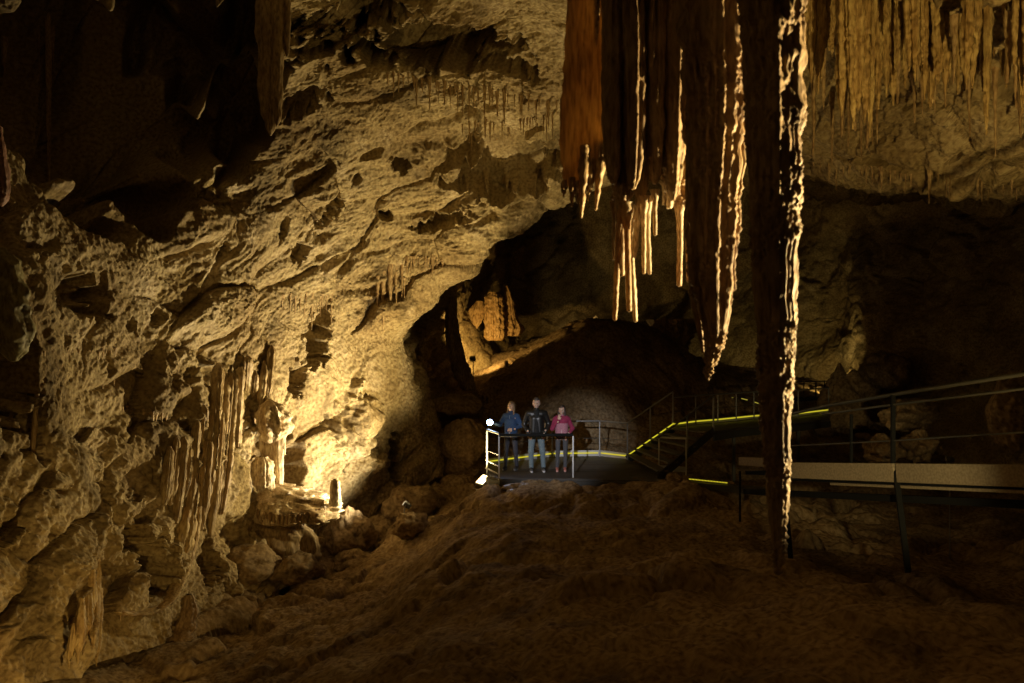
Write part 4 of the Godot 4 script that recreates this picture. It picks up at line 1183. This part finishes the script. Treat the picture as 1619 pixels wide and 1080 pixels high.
# joints in metres, feet at y 0, facing +z. Returns the thing; spec: scale, joints, colours, hair
func person(label: String, where: Vector3, turn: float, s: Dictionary) -> Node3D:
	var o := thing("person", label, "person", where, "visitors on the platform")
	o.rotation.y = turn
	var hgt: float = s.height
	o.scale = Vector3.ONE * (hgt / 1.75)
	var look: Basis = Basis.from_euler(s.get("look", Vector3.ZERO))
	var neck := Vector3(0, 1.47, -0.01)
	var head := func(x: float, y: float, z: float) -> Vector3: return neck + Vector3(0, 0.04, 0.01) + look * Vector3(x, y, z)
	var hip := 0.095
	var J: Dictionary = s.joints        # sh_l el_l wr_l sh_r el_r wr_r kn_l an_l kn_r an_r (l: image left)
	var slim: float = s.get("slim", 1.0)
	# body: one continuous skin
	var face_b := [
		[head.call(0, 0.135, -0.012), head.call(0, 0.12, -0.03), 0.082, 0.086], [head.call(0, 0.15, 0.0), head.call(0, 0.08, 0.018), 0.078, 0.066],
		[head.call(0, 0.06, 0.022), head.call(0, 0.022, 0.042), 0.055, 0.032], [head.call(0, 0.11, 0.085), head.call(0, 0.075, 0.102), 0.010, 0.015],
		[head.call(-0.018, 0.043, 0.078), head.call(0.018, 0.043, 0.078), 0.010, 0.010], [head.call(-0.078, 0.11, -0.005), head.call(-0.076, 0.075, 0.0), 0.014, 0.010],
		[head.call(0.078, 0.11, -0.005), head.call(0.076, 0.075, 0.0), 0.014, 0.010], [head.call(-0.035, 0.128, 0.066), head.call(0.035, 0.128, 0.066), 0.014, 0.014],
		[head.call(0, 0.03, -0.02), neck + Vector3(0, -0.08, -0.01), 0.05, 0.058],
	]
	var frame := [
		[neck + Vector3(0, -0.06, -0.01), Vector3(0, 1.2, 0), 0.07, 0.11], [Vector3(-0.1, 1.34, 0), Vector3(0.1, 1.34, 0), 0.09, 0.09], [Vector3(0, 1.2, 0), Vector3(0, 0.98, 0), 0.12, 0.12], [Vector3(-0.07, 0.93, 0), Vector3(0.07, 0.93, 0), 0.1, 0.1],
		[J.sh_l, J.el_l, 0.045, 0.036], [J.el_l, J.wr_l, 0.034, 0.025], [J.sh_r, J.el_r, 0.045, 0.036], [J.el_r, J.wr_r, 0.034, 0.025],
		[Vector3(-hip, 0.9, 0), J.kn_l, 0.075, 0.05], [J.kn_l, J.an_l, 0.048, 0.034], [Vector3(hip, 0.9, 0), J.kn_r, 0.075, 0.05], [J.kn_r, J.an_r, 0.048, 0.034],
		[J.an_l + Vector3(0, -0.02, -0.03), J.an_l + Vector3(0, -0.04, 0.13), 0.03, 0.026], [J.an_r + Vector3(0, -0.02, -0.03), J.an_r + Vector3(0, -0.04, 0.13), 0.03, 0.026],
	]
	var mesh := skin(frame + face_b, 0.012, 0.03)
	var st := SurfaceTool.new()
	st.begin(Mesh.PRIMITIVE_TRIANGLES)
	st.append_from(mesh, 0, Transform3D())
	for h in s.get("hands", []):
		st.append_from(skin(hand_bones(h[0], h[1], h[2], h[3], h[4]) + [[h[0] - (h[1] as Vector3).normalized() * 0.06, h[0], 0.026, 0.024]], 0.005, 0.008), 0, Transform3D())
	put("body", st.commit(), M.skin, o)
	for e in [-1, 1]:
		put("eye", skin([[head.call(0.033 * e, 0.103, 0.077), head.call(0.033 * e, 0.103, 0.078), 0.011, 0.011]], 0.006, 0.005), M.eye, o)
	put("mouth", skin([[head.call(-0.02, 0.043, 0.083), head.call(0.02, 0.043, 0.083), 0.0065, 0.0065]], 0.005, 0.005), M.lips, o)
	# hair
	var hair := [[head.call(0, 0.155, -0.03), head.call(0, 0.14, -0.045), 0.088, 0.092], [head.call(0, 0.185, 0.02), head.call(0, 0.17, -0.03), 0.066, 0.08]]
	if s.get("long_hair", false):
		for e in [-1, 1]:
			hair.append([head.call(0.07 * e, 0.15, 0.01), head.call(0.085 * e, 0.04, -0.005), 0.034, 0.03])
			hair.append([head.call(0.085 * e, 0.04, -0.005), head.call(0.1 * e, -0.1, 0.02), 0.032, 0.02])
		hair.append([head.call(0, 0.1, -0.07), head.call(0, -0.09, -0.08), 0.075, 0.06])
	put("hair", skin(hair, 0.01, 0.02), s.hair, o)
	# trousers, shoes
	var lt: float = s.get("leg", 1.0)
	put("trousers", skin([[Vector3(-0.06, 0.95, 0), Vector3(0.06, 0.95, 0), 0.115, 0.115], [Vector3(-hip, 0.88, 0), J.kn_l, 0.088 * lt, 0.062 * lt], [J.kn_l, J.an_l + Vector3(0, 0.02, 0), 0.062 * lt, 0.052 * lt], [Vector3(hip, 0.88, 0), J.kn_r, 0.088 * lt, 0.062 * lt], [J.kn_r, J.an_r + Vector3(0, 0.02, 0), 0.062 * lt, 0.052 * lt]], 0.013, 0.03), s.trousers, o)
	for a in [J.an_l, J.an_r]:
		var shoe := put("shoe", skin([[a + Vector3(0, 0.0, -0.035), a + Vector3(0, -0.03, -0.03), 0.04, 0.042], [a + Vector3(0, -0.02, 0.0), a + Vector3(0, -0.042, 0.14), 0.042, 0.036]], 0.009, 0.02), s.shoes, o)
		put("sole", skin([[a + Vector3(0, -0.075, -0.04), a + Vector3(0, -0.075, 0.14), 0.037, 0.035]], 0.009, 0.01), s.soles, shoe)
	# jacket: body, sleeves, collar, hem
	var w: float = s.get("wide", 1.0)
	var sleeves := [[J.sh_l, J.el_l, 0.068 * slim, 0.056 * slim], [J.el_l, J.wr_l, 0.054 * slim, 0.042 * slim], [J.sh_r, J.el_r, 0.068 * slim, 0.056 * slim], [J.el_r, J.wr_r, 0.054 * slim, 0.042 * slim]]
	var trunk := [[Vector3(-0.105 * w, 1.37, -0.005), Vector3(0.105 * w, 1.37, -0.005), 0.095, 0.095], [Vector3(-0.05 * w, 1.25, 0.01), Vector3(-0.06 * w, 0.96, 0.01), 0.125, 0.112], [Vector3(0.05 * w, 1.25, 0.01), Vector3(0.06 * w, 0.96, 0.01), 0.125, 0.112], [neck + Vector3(0, -0.06, 0), neck + Vector3(0, 0.0, -0.005), 0.075, 0.066]]
	var hem: float = s.get("hem", 0.86)
	put("jacket", skin(trunk + (sleeves if s.get("one_colour", true) else []), 0.013, 0.035, hem), s.jacket, o)
	if not s.get("one_colour", true):
		put("jacket_yoke", skin([[Vector3(-0.11 * w, 1.38, -0.002), Vector3(0.11 * w, 1.38, -0.002), 0.103, 0.103], [Vector3(-0.05, 1.32, 0.018), Vector3(0.05, 1.32, 0.018), 0.125, 0.125]] + sleeves, 0.013, 0.035, 1.27, 0.14), s.yoke, o)
	put("jacket_zip", skin([[Vector3(0.0, 1.4, 0.107), Vector3(0.0, 0.92, 0.128), 0.008, 0.008]], 0.006, 0.006), s.zip, o)
	if s.has("shirt"):
		put("shirt", skin([[Vector3(0, 1.4, 0.045), Vector3(0, 0.95, 0.068), 0.075, 0.078]], 0.011, 0.02), s.shirt, o)
	return o

func build_people() -> void:
	M.skin = plain(lin(0.52, 0.34, 0.25), 0.5)
	M.skin.subsurf_scatter_enabled = true
	M.skin.subsurf_scatter_strength = 0.15
	M.eye = plain(lin(0.03, 0.025, 0.02), 0.2)
	M.lips = plain(lin(0.32, 0.13, 0.11), 0.5)
	var brown := plain(lin(0.035, 0.02, 0.013), 0.6)
	var blond := plain(lin(0.2, 0.13, 0.07), 0.6)
	var grey_hair := plain(lin(0.06, 0.045, 0.035), 0.6)
	# man with his hands in his pockets
	person("person in open black jacket and light blue jeans, hands in pockets", deck_at(848, 746, DECK), 0.05, {
		"height": 1.74, "look": Vector3(-0.18, -0.15, 0), "wide": 1.15, "hem": 0.84, "leg": 1.05,
		"joints": {"sh_l": Vector3(-0.2, 1.38, 0), "el_l": Vector3(-0.29, 1.12, -0.05), "wr_l": Vector3(-0.2, 0.93, 0.1), "sh_r": Vector3(0.2, 1.38, 0), "el_r": Vector3(0.3, 1.13, -0.04), "wr_r": Vector3(0.2, 0.94, 0.1),
			"kn_l": Vector3(-0.13, 0.49, 0.03), "an_l": Vector3(-0.12, 0.1, 0.02), "kn_r": Vector3(0.14, 0.49, 0.02), "an_r": Vector3(0.17, 0.1, -0.02)},
		"hands": [[Vector3(-0.19, 0.92, 0.11), Vector3(0.3, -0.8, 0.1), Vector3(0, 0.1, 1), 1.0, 0.5], [Vector3(0.19, 0.93, 0.11), Vector3(-0.3, -0.8, 0.1), Vector3(0, 0.1, 1), -1.0, 0.5]],
		"hair": grey_hair, "trousers": cloth(lin(0.22, 0.30, 0.34)), "shoes": plain(lin(0.05, 0.05, 0.05), 0.5), "soles": plain(lin(0.6, 0.6, 0.6), 0.6), "jacket": leather(lin(0.018, 0.017, 0.015)), "zip": plain(lin(0.1, 0.1, 0.1), 0.4, 0.6), "shirt": cloth(lin(0.008, 0.008, 0.008))})
	# woman in the pink jacket, one hand at her chin
	person("person in pink quilted jacket and grey leggings, one hand raised to the chin", deck_at(888, 745, DECK), -0.05, {
		"height": 1.56, "look": Vector3(-0.1, -0.25, 0), "slim": 0.95, "wide": 0.95, "hem": 0.87, "leg": 0.86, "long_hair": true, "one_colour": false,
		"joints": {"sh_l": Vector3(-0.17, 1.38, 0), "el_l": Vector3(-0.25, 1.13, 0.08), "wr_l": Vector3(-0.09, 1.36, 0.17), "sh_r": Vector3(0.17, 1.38, 0), "el_r": Vector3(0.29, 1.13, -0.03), "wr_r": Vector3(0.17, 0.98, 0.12),
			"kn_l": Vector3(-0.1, 0.49, 0.04), "an_l": Vector3(-0.12, 0.1, 0.02), "kn_r": Vector3(0.1, 0.49, 0.02), "an_r": Vector3(0.09, 0.1, 0.0)},
		"hands": [[Vector3(-0.085, 1.37, 0.175), Vector3(0.25, 0.9, -0.2), Vector3(-0.5, 0, 1), 1.0, 0.7], [Vector3(0.16, 0.97, 0.13), Vector3(-0.4, -0.7, 0.05), Vector3(0, 0.1, 1), -1.0, 0.5]],
		"hair": brown, "trousers": cloth(lin(0.11, 0.11, 0.12)), "shoes": cloth(lin(0.62, 0.2, 0.15)), "soles": plain(lin(0.55, 0.3, 0.25), 0.6), "jacket": cloth(lin(0.62, 0.27, 0.34)), "yoke": cloth(lin(0.4, 0.03, 0.1)), "zip": plain(lin(0.7, 0.5, 0.5), 0.5)})
	# the torch bearer
	var p := person("person in blue jacket and dark jeans holding out a glaring torch", deck_at(808, 743, DECK), -0.35, {
		"height": 1.63, "look": Vector3(-0.2, -0.2, 0.05), "slim": 0.95, "wide": 0.95, "hem": 0.86, "leg": 0.92, "long_hair": true,
		"joints": {"sh_l": Vector3(-0.17, 1.38, 0), "el_l": Vector3(-0.25, 1.16, 0.14), "wr_l": Vector3(-0.33, 1.22, 0.36), "sh_r": Vector3(0.17, 1.38, 0), "el_r": Vector3(0.27, 1.14, 0.0), "wr_r": Vector3(0.13, 1.06, 0.2),
			"kn_l": Vector3(-0.12, 0.49, 0.03), "an_l": Vector3(-0.15, 0.1, 0.02), "kn_r": Vector3(0.13, 0.49, 0.02), "an_r": Vector3(0.14, 0.1, -0.03)},
		"hands": [[Vector3(-0.335, 1.225, 0.37), Vector3(-0.2, 0.1, 0.9), Vector3(-0.6, 0.8, 0), 1.0, 1.3], [Vector3(0.12, 1.06, 0.205), Vector3(-0.8, -0.1, 0.1), Vector3(0, 0.3, 1), -1.0, 0.6]],
		"hair": blond, "trousers": cloth(lin(0.07, 0.075, 0.1)), "shoes": plain(lin(0.04, 0.04, 0.045), 0.5), "soles": plain(lin(0.2, 0.2, 0.2), 0.6), "jacket": cloth(lin(0.035, 0.09, 0.22)), "zip": plain(lin(0.15, 0.2, 0.3), 0.5)})
	# the torch: its lens points at the camera
	var w := p.transform * Vector3(-0.37, 1.25, 0.53)
	var o := thing("torch_light", "small hand torch with a glaring bluish white lens", "torch", w)
	var d := (Vector3(-1.0, 0.4, 0) - w).normalized()
	put("barrel", pipe([-d * 0.14, d * 0.02], 0.018, 14), M.black, o)
	put("head_ring", pipe([d * 0.0, d * 0.065], 0.076, 22), M.dark_steel, o)
	put("lamp_lens", pipe([d * 0.0655, d * 0.073], 0.07, 22), glowing(lin(0.35, 0.55, 1.0), 60.0), o)
	spot(w + d * 0.08, w + d, lin(0.6, 0.75, 1.0), 0.6, 70.0, 0.02, o)

func leather(c: Color) -> StandardMaterial3D:
	var m := cloth(c, 0.38)
	m.rim_enabled = false
	return m

# ---------------------------------------------------------------- the chamber round the camera
func build_near_shell() -> void:
	var net := []
	for r in 7:
		var line := []
		var b := lerpf(-0.35, 1.45, r / 6.0)
		for c in 9:
			var a := lerpf(-0.15 * PI, 1.15 * PI, c / 8.0)
			line.append(Vector3(cos(a) * cos(b) * 12.5, -1.0 + sin(b) * 9.5, -3.0 + sin(a) * cos(b) * 10.0))
		net.append(line)
	sheet("near_cave_wall", net, 120, 90, Vector3(0, 0, -3), {"seed": 131, "size": 6.0, "big": 0.8, "rough": 1.0, "flow": 0.5}, M.rock)

# ---------------------------------------------------------------- scene
func _ready() -> void:
	rng.seed = 20240
	var t0 := Time.get_ticks_msec()
	setup_camera()
	setup_air()
	make_materials()
	build_cave()
	build_near_shell()
	setup_lamps()
	build_walkways()
	build_hanging_foreground()
	build_dripstone()
	build_rocks()
	build_people()
	print("built in ", Time.get_ticks_msec() - t0, " ms")

func setup_camera() -> void:
	var cam := Camera3D.new()
	cam.name = "camera"
	cam.fov = rad_to_deg(2.0 * atan(540.0 / F))
	cam.near = 0.05
	cam.far = 200.0
	var lens := CameraAttributesPhysical.new()
	lens.frustum_focal_length = 12.0 * F / 540.0
	lens.frustum_focus_distance = 20.0
	lens.frustum_near = 0.05
	lens.frustum_far = 200.0
	lens.exposure_aperture = 2.4
	cam.attributes = lens
	add_child(cam)
	cam.current = true

func setup_air() -> void:
	var env := Environment.new()
	env.background_mode = Environment.BG_COLOR
	env.background_color = Color.BLACK
	env.tonemap_mode = Environment.TONE_MAPPER_LINEAR
	env.tonemap_exposure = 0.8
	env.sdfgi_enabled = true
	env.ssao_enabled = true
	env.ssil_enabled = true
	var w := WorldEnvironment.new()
	w.name = "air"
	w.environment = env
	add_child(w)

func spot(where: Vector3, target: Vector3, c: Color, energy: float, angle: float, size: float, parent: Node3D = null, soft := 0.35) -> void:
	var l := SpotLight3D.new()
	l.name = "beam"
	l.light_color = c
	l.light_energy = energy
	l.spot_angle = angle
	l.spot_angle_attenuation = soft
	l.spot_range = 60.0
	l.spot_attenuation = 2.0
	l.light_size = size
	l.shadow_enabled = true
	(parent if parent else self).add_child(l, true)
	l.look_at_from_position(where, target, Vector3.UP if absf((target - where).normalized().y) < 0.98 else Vector3.RIGHT)

func setup_lamps() -> void:
	var warm := lin(1.0, 0.75, 0.33)
	var gold := lin(1.0, 0.62, 0.18)
	# by the platform: it lights the whole left side of the chamber
	floodlight("blazing warm floodlight at the foot of the platform railing, facing the rock wall", at(764, 759, 20.4), at(545, 490, 18.8), warm, 68.0, 78.0, 14.0, 0.32, 0.75)
	# beyond the frame on the bridge side: one washes the ceiling, one rakes the hanging stalactites from behind
	floodlight("floodlight beside the footbridge, tilted up to the ceiling", Vector3(4.6, -2.2, -4.6), at(1460, 40, 10.0), lin(1.0, 0.68, 0.22), 44.0, 36.0, 10.0)
	floodlight("floodlight standing on the footbridge, aimed at the near stalactites", Vector3(6.75, -0.55, -6.95), fg(1120, 330), warm, 250.0, 24.0, 10.0)
	# in the gully under the wall
	floodlight("floodlight in the gully, lighting the overhang and toothed drapery", Vector3(-4.3, -4.45, -10.9), at(130, 960, 14.0), gold, 5.0, 40.0, 6.0)
	# far chamber
	floodlight("floodlight behind the hill, under the tall flowstone", at(748, 566, 30.6), at(800, 480, 34.0), gold, 9.0, 68.0, 6.0)
	floodlight("small floodlight on the crest of the hill beside a stalagmite", at(920, 515, 33.4), at(941, 510, 34.0), warm, 1.0, 65.0, 6.0, 0.08)
	floodlight("floodlight behind the jagged rock, lighting the smooth far wall", at(1322, 618, 32.4), at(1275, 585, 36.5), lin(1.0, 0.72, 0.24), 4.0, 62.0, 6.0)
	floodlight("floodlight low behind the footbridge, lighting pale rocks", at(1500, 725, 17.5), at(1420, 690, 20.0), warm, 0.35, 60.0, 6.0, 0.1)
	# cool light from the camera's side onto the platform
	floodlight("narrow white floodlight above the photographer's walkway", Vector3(-2.2, 1.6, 0.4), at(880, 690, 21.0), lin(0.95, 0.95, 1.0), 320.0, 4.4, 8.0, 0.16, 1.0)
	floodlight("low floodlight by the photographer, washing the bridge beam", Vector3(2.7, -0.9, -3.6), at(1370, 738, 13.0), lin(1.0, 0.78, 0.36), 40.0, 9.0, 6.0, 0.16, 0.8)
	floodlight("small floodlight among the boulders, facing the pale alcove", at(640, 796, 20.3), at(485, 690, 20.6), lin(1.0, 0.86, 0.58), 38.0, 58.0, 2.0, 0.12, 0.9)

var vault: Sheet
var back: Sheet
var ground: Sheet

func net_of(rows: Array) -> Array:
	var out := []
	for r in rows:
		var line := []
		for c in r:
			line.append(at(c[0], c[1], c[2]))
		out.append(line)
	return out

func build_cave() -> void:
	var net := net_of([
		[[-500, 1250, 8], [-60, 1120, 11.5], [150, 1050, 14], [330, 980, 17], [480, 920, 20], [600, 880, 22.5], [690, 850, 24], [700, 830, 26], [760, 800, 31]],
		[[-500, 950, 8.5], [-60, 900, 12], [140, 880, 14.3], [315, 860, 17.2], [475, 830, 20.4], [605, 800, 23], [692, 780, 24.2], [698, 765, 26], [755, 750, 31]],
		[[-500, 730, 9], [-60, 700, 12.2], [130, 700, 14.6], [300, 700, 17.4], [460, 700, 20.6], [595, 700, 23], [684, 690, 24.2], [690, 690, 26], [745, 690, 31]],
		[[-500, 450, 9.5], [-60, 500, 12.5], [120, 520, 15], [280, 540, 17.6], [430, 550, 20.2], [550, 560, 22.3], [640, 565, 23.6], [640, 570, 25.6], [690, 590, 31]],
		[[-500, 200, 10.5], [-60, 300, 13.5], [120, 360, 15.5], [270, 410, 17.8], [420, 450, 20], [550, 480, 21.8], [650, 500, 23], [645, 495, 25], [690, 500, 31]],
		[[-500, -150, 11.5], [-60, 50, 15.5], [130, 150, 17.0], [300, 240, 18.3], [450, 310, 19.6], [610, 360, 21.2], [742, 400, 22.3], [738, 385, 24.3], [770, 380, 31]],
		[[-200, -350, 11], [120, -120, 15.0], [270, 10, 17.2], [430, 110, 18], [590, 190, 19], [750, 260, 20.5], [885, 312, 21.5], [885, 296, 23.5], [900, 300, 31]],
		[[480, -500, 8.5], [600, -260, 12.5], [690, -100, 15.5], [770, 0, 17], [860, 110, 17.8], [970, 200, 18.8], [1080, 272, 19.6], [1080, 262, 21.6], [1080, 290, 31]],
		[[1150, -700, 5.5], [1150, -350, 8], [1160, -150, 10.5], [1190, -10, 12.5], [1220, 100, 14.4], [1250, 190, 15.8], [1280, 265, 16.8], [1280, 262, 19], [1275, 300, 30]],
		[[1500, -800, 5], [1450, -400, 7], [1420, -150, 9.2], [1410, 0, 11], [1410, 110, 12.6], [1415, 200, 14], [1425, 264, 15], [1427, 264, 17.2], [1430, 310, 29]],
		[[2000, -800, 5], [1750, -400, 6.5], [1650, -150, 8.2], [1620, 0, 9.6], [1610, 120, 11], [1610, 220, 12.4], [1610, 290, 13.4], [1610, 290, 15.6], [1620, 340, 27]],
		[[2600, -700, 5], [2300, -350, 6], [2100, -100, 7.4], [2020, 50, 8.6], [1990, 160, 9.8], [1980, 270, 11], [1980, 380, 12], [1960, 410, 17], [1950, 450, 24]],
	])
	var dents := [
		# the dark recess high above the lit wall, and the hollows along the top of the vault
		[170, 170, 270, 185, -20, -2.6, 0.5, 0.35], [330, 60, 130, 90, 0, -1.4, 0.2, 0.4],
		[725, 62, 46, 190, 84, -1.9, 0.3, 0.3], [560, 25, 24, 140, 75, -0.9, 0.0, 0.4], [470, 170, 22, 60, 65, -0.6], [510, 70, 18, 70, 65, -0.6], [800, 100, 24, 90, 90, -0.8, 0.2, 0.4],
		# holes and slots in the lit wall
		[613, 348, 13, 11, 0, -0.6], [568, 287, 8, 18, 0, -0.5], [526, 340, 18, 60, 18, -0.8, 0.0, 0.7], [448, 362, 8, 44, 8, -0.5, 0.0, 0.8], [637, 268, 24, 14, 40, -0.5],
		[700, 352, 14, 52, 68, -0.5], [480, 400, 20, 20, 0, -0.45], [590, 250, 10, 36, 40, -0.3], [350, 400, 12, 60, 60, -0.3], [250, 500, 14, 40, 60, -0.4],
		[130, 470, 90, 45, 10, -0.7, 0.2, 0.5], [25, 610, 42, 110, 5, -1.6, 0.0, 0.3], [60, 690, 20, 60, 5, -0.8, 0.0, 0.5], [175, 575, 12, 26, 0, -0.5], [215, 515, 16, 12, 0, -0.5], [100, 540, 8, 14, 0, -0.4],
		[500, 540, 26, 60, 25, -0.9, 0.2, 0.5], [470, 600, 18, 40, 25, -0.5], [585, 710, 14, 22, 0, -0.35], [520, 670, 10, 20, 0, -0.3], [620, 730, 14, 60, 0, -0.7, 0.0, 0.6],
		[310, 630, 50, 55, -20, 0.35, 0.6, 0.8], [330, 680, 24, 22, 0, -0.5],
		[110, 770, 60, 150, 78, 0.1, 0.8, 0.8], [225, 730, 90, 80, 0, 0.15, 0.7, 0.8], [40, 460, 40, 90, 0, 0.2, 0.8, 0.8], [600, 640, 60, 90, 0, 0.1, 0.35, 0.8],
		# the smooth shaded bay next to the arch
		[810, 262, 100, 52, -8, -0.7, 0.75, 0.25], [690, 250, 40, 80, 25, 0.25, 0.3, 0.7],
		# alcove with the dripstones, and the hollows below the overhang at the foot of the wall
		[440, 715, 75, 85, 0, -1.0, 0.6, 0.5], [465, 750, 24, 34, 0, -0.7], [560, 690, 55, 80, -10, 0.45, 0.2, 0.7],
		[235, 905, 60, 46, 60, -1.2, 0.3, 0.4], [205, 855, 22, 34, 10, -0.8], [320, 890, 26, 80, 20, -1.0, 0.2, 0.5], [60, 850, 14, 60, 75, -0.5], [370, 860, 60, 50, 0, -0.3, 0.8, 0.8],
		# cracks in the ceiling on the bridge side
		[1418, 215, 4, 34, 10, -0.3], [1512, 248, 24, 4, -12, -0.2], [1310, 130, 12, 46, 5, -1.0, 0.0, 0.4], [1345, 60, 10, 60, 10, -0.7], [1400, 150, 30, 24, 0, -0.7], [1520, 100, 60, 70, 0, -1.0, 0.3, 0.4],
		[1430, 238, 40, 200, 84, 0.1, 0.7, 0.6],
	]
	vault = sheet("cave_wall", net, 980, 900, Vector3(0, -1, -10), {"seed": 11, "size": 5.0, "big": 0.45, "rough": 1.0, "flow": 0.4, "share": [0.5, 1.0, 1.2, 1.2, 1.2, 1.2, 0.7, 0.3]}, M.rock, dents)
	# the far chamber behind the arch and the wall that comes round on the right
	net = net_of([
		[[560, 60, 30], [700, 60, 33], [860, 40, 38], [1050, 20, 38], [1250, 0, 38], [1450, 0, 34], [1750, -50, 27], [2300, -150, 20], [3200, -300, 12]],
		[[580, 300, 30], [720, 300, 34], [860, 290, 39], [1050, 290, 38], [1250, 290, 38], [1450, 300, 33], [1750, 300, 25], [2300, 300, 17], [3200, 300, 9]],
		[[600, 450, 29], [720, 450, 33], [850, 440, 38], [1050, 440, 39], [1250, 440, 38], [1450, 450, 32], [1750, 460, 24], [2300, 480, 16], [3200, 500, 8]],
		[[600, 560, 29], [720, 560, 32], [850, 560, 37], [1050, 560, 38], [1250, 560, 37], [1450, 560, 31], [1750, 600, 23], [2300, 650, 15], [3200, 700, 7.5]],
		[[600, 680, 28], [720, 690, 30], [850, 690, 35], [1050, 680, 37], [1250, 670, 36], [1450, 680, 30], [1750, 740, 22], [2300, 850, 14], [3200, 1000, 7]],
		[[600, 850, 27], [720, 850, 29], [850, 850, 33], [1050, 850, 35], [1250, 850, 34], [1450, 850, 28], [1750, 950, 20], [2300, 1150, 13], [3200, 1500, 6]],
	])
	back = sheet("far_cave_wall", net, 420, 260, Vector3(2, 0, -20), {"seed": 51, "size": 6.0, "big": 0.8, "rough": 0.9, "flow": 1.0}, M.rock)
	# the ground: gully below the lit wall, mound in front of the platform, hill in the far chamber
	var xs := [-14.0, -9.0, -6.0, -4.0, -2.5, -1.0, 0.5, 2.5, 5.0, 8.0, 12.0, 17.0]
	var zs := {
		3.0: [-3.0, -3.2, -3.4, -3.4, -3.3, -3.2, -3.1, -3.0, -3.0, -2.9, -2.8, -2.5],
		-4.0: [-3.5, -4.0, -4.2, -4.2, -3.9, -3.5, -3.3, -3.1, -3.0, -3.0, -2.9, -2.5],
		-8.0: [-4.0, -4.6, -4.8, -4.7, -4.3, -3.7, -3.4, -3.1, -3.0, -3.1, -3.0, -2.6],
		-12.0: [-4.2, -4.8, -5.2, -5.0, -4.5, -3.8, -3.4, -3.2, -3.3, -3.6, -3.6, -3.0],
		-16.0: [-4.2, -5.0, -5.4, -5.2, -4.7, -3.8, -3.45, -3.4, -3.6, -4.0, -4.0, -3.5],
		-17.6: [-4.6, -5.1, -5.2, -5.2, -4.75, -3.8, -3.4, -3.4, -3.6, -4.2, -4.2, -4.0],
		-19.2: [-4.6, -5.1, -5.2, -5.2, -4.7, -3.7, -3.14, -3.12, -3.3, -4.2, -4.2, -4.0],
		-20.8: [-4.6, -5.0, -5.0, -5.0, -4.6, -3.8, -3.45, -3.4, -3.5, -4.3, -4.3, -4.3],
		-22.5: [-4.6, -4.8, -4.8, -4.8, -4.4, -4.0, -3.9, -3.9, -3.9, -4.3, -4.3, -4.3],
		-25.5: [-4.4, -4.4, -4.4, -4.2, -3.8, -3.5, -3.4, -3.3, -3.3, -3.6, -4.0, -4.0],
		-28.5: [-4.0, -4.0, -3.8, -3.4, -2.9, -2.3, -1.9, -1.3, -1.7, -2.8, -3.4, -3.4],
		-31.5: [-3.6, -3.4, -3.0, -2.6, -2.0, -1.2, -0.4, 0.5, 0.3, -1.6, -2.4, -2.6],
		-35.0: [-3.0, -3.0, -2.6, -2.0, -1.4, -0.8, -0.2, 0.4, 0.3, -1.0, -1.6, -2.0],
		-42.0: [-3.0, -3.0, -2.6, -2.0, -1.4, -0.8, -0.2, 0.2, 0.1, -1.0, -1.6, -2.0],
	}
	net = []
	for z in zs:
		var line := []
		for k in xs.size():
			line.append(Vector3(xs[k], zs[z][k], z))
		net.append(line)
	ground = sheet("ground", net, 380, 480, Vector3(0, 3, -15), {"seed": 91, "size": 3.0, "big": 0.22, "rough": 0.65, "flow": 0.5, "block": 0.8,
		"c_a": STONE_A, "c_b": STONE_B, "c_c": Color(0.46, 0.37, 0.24)}, M.mud)
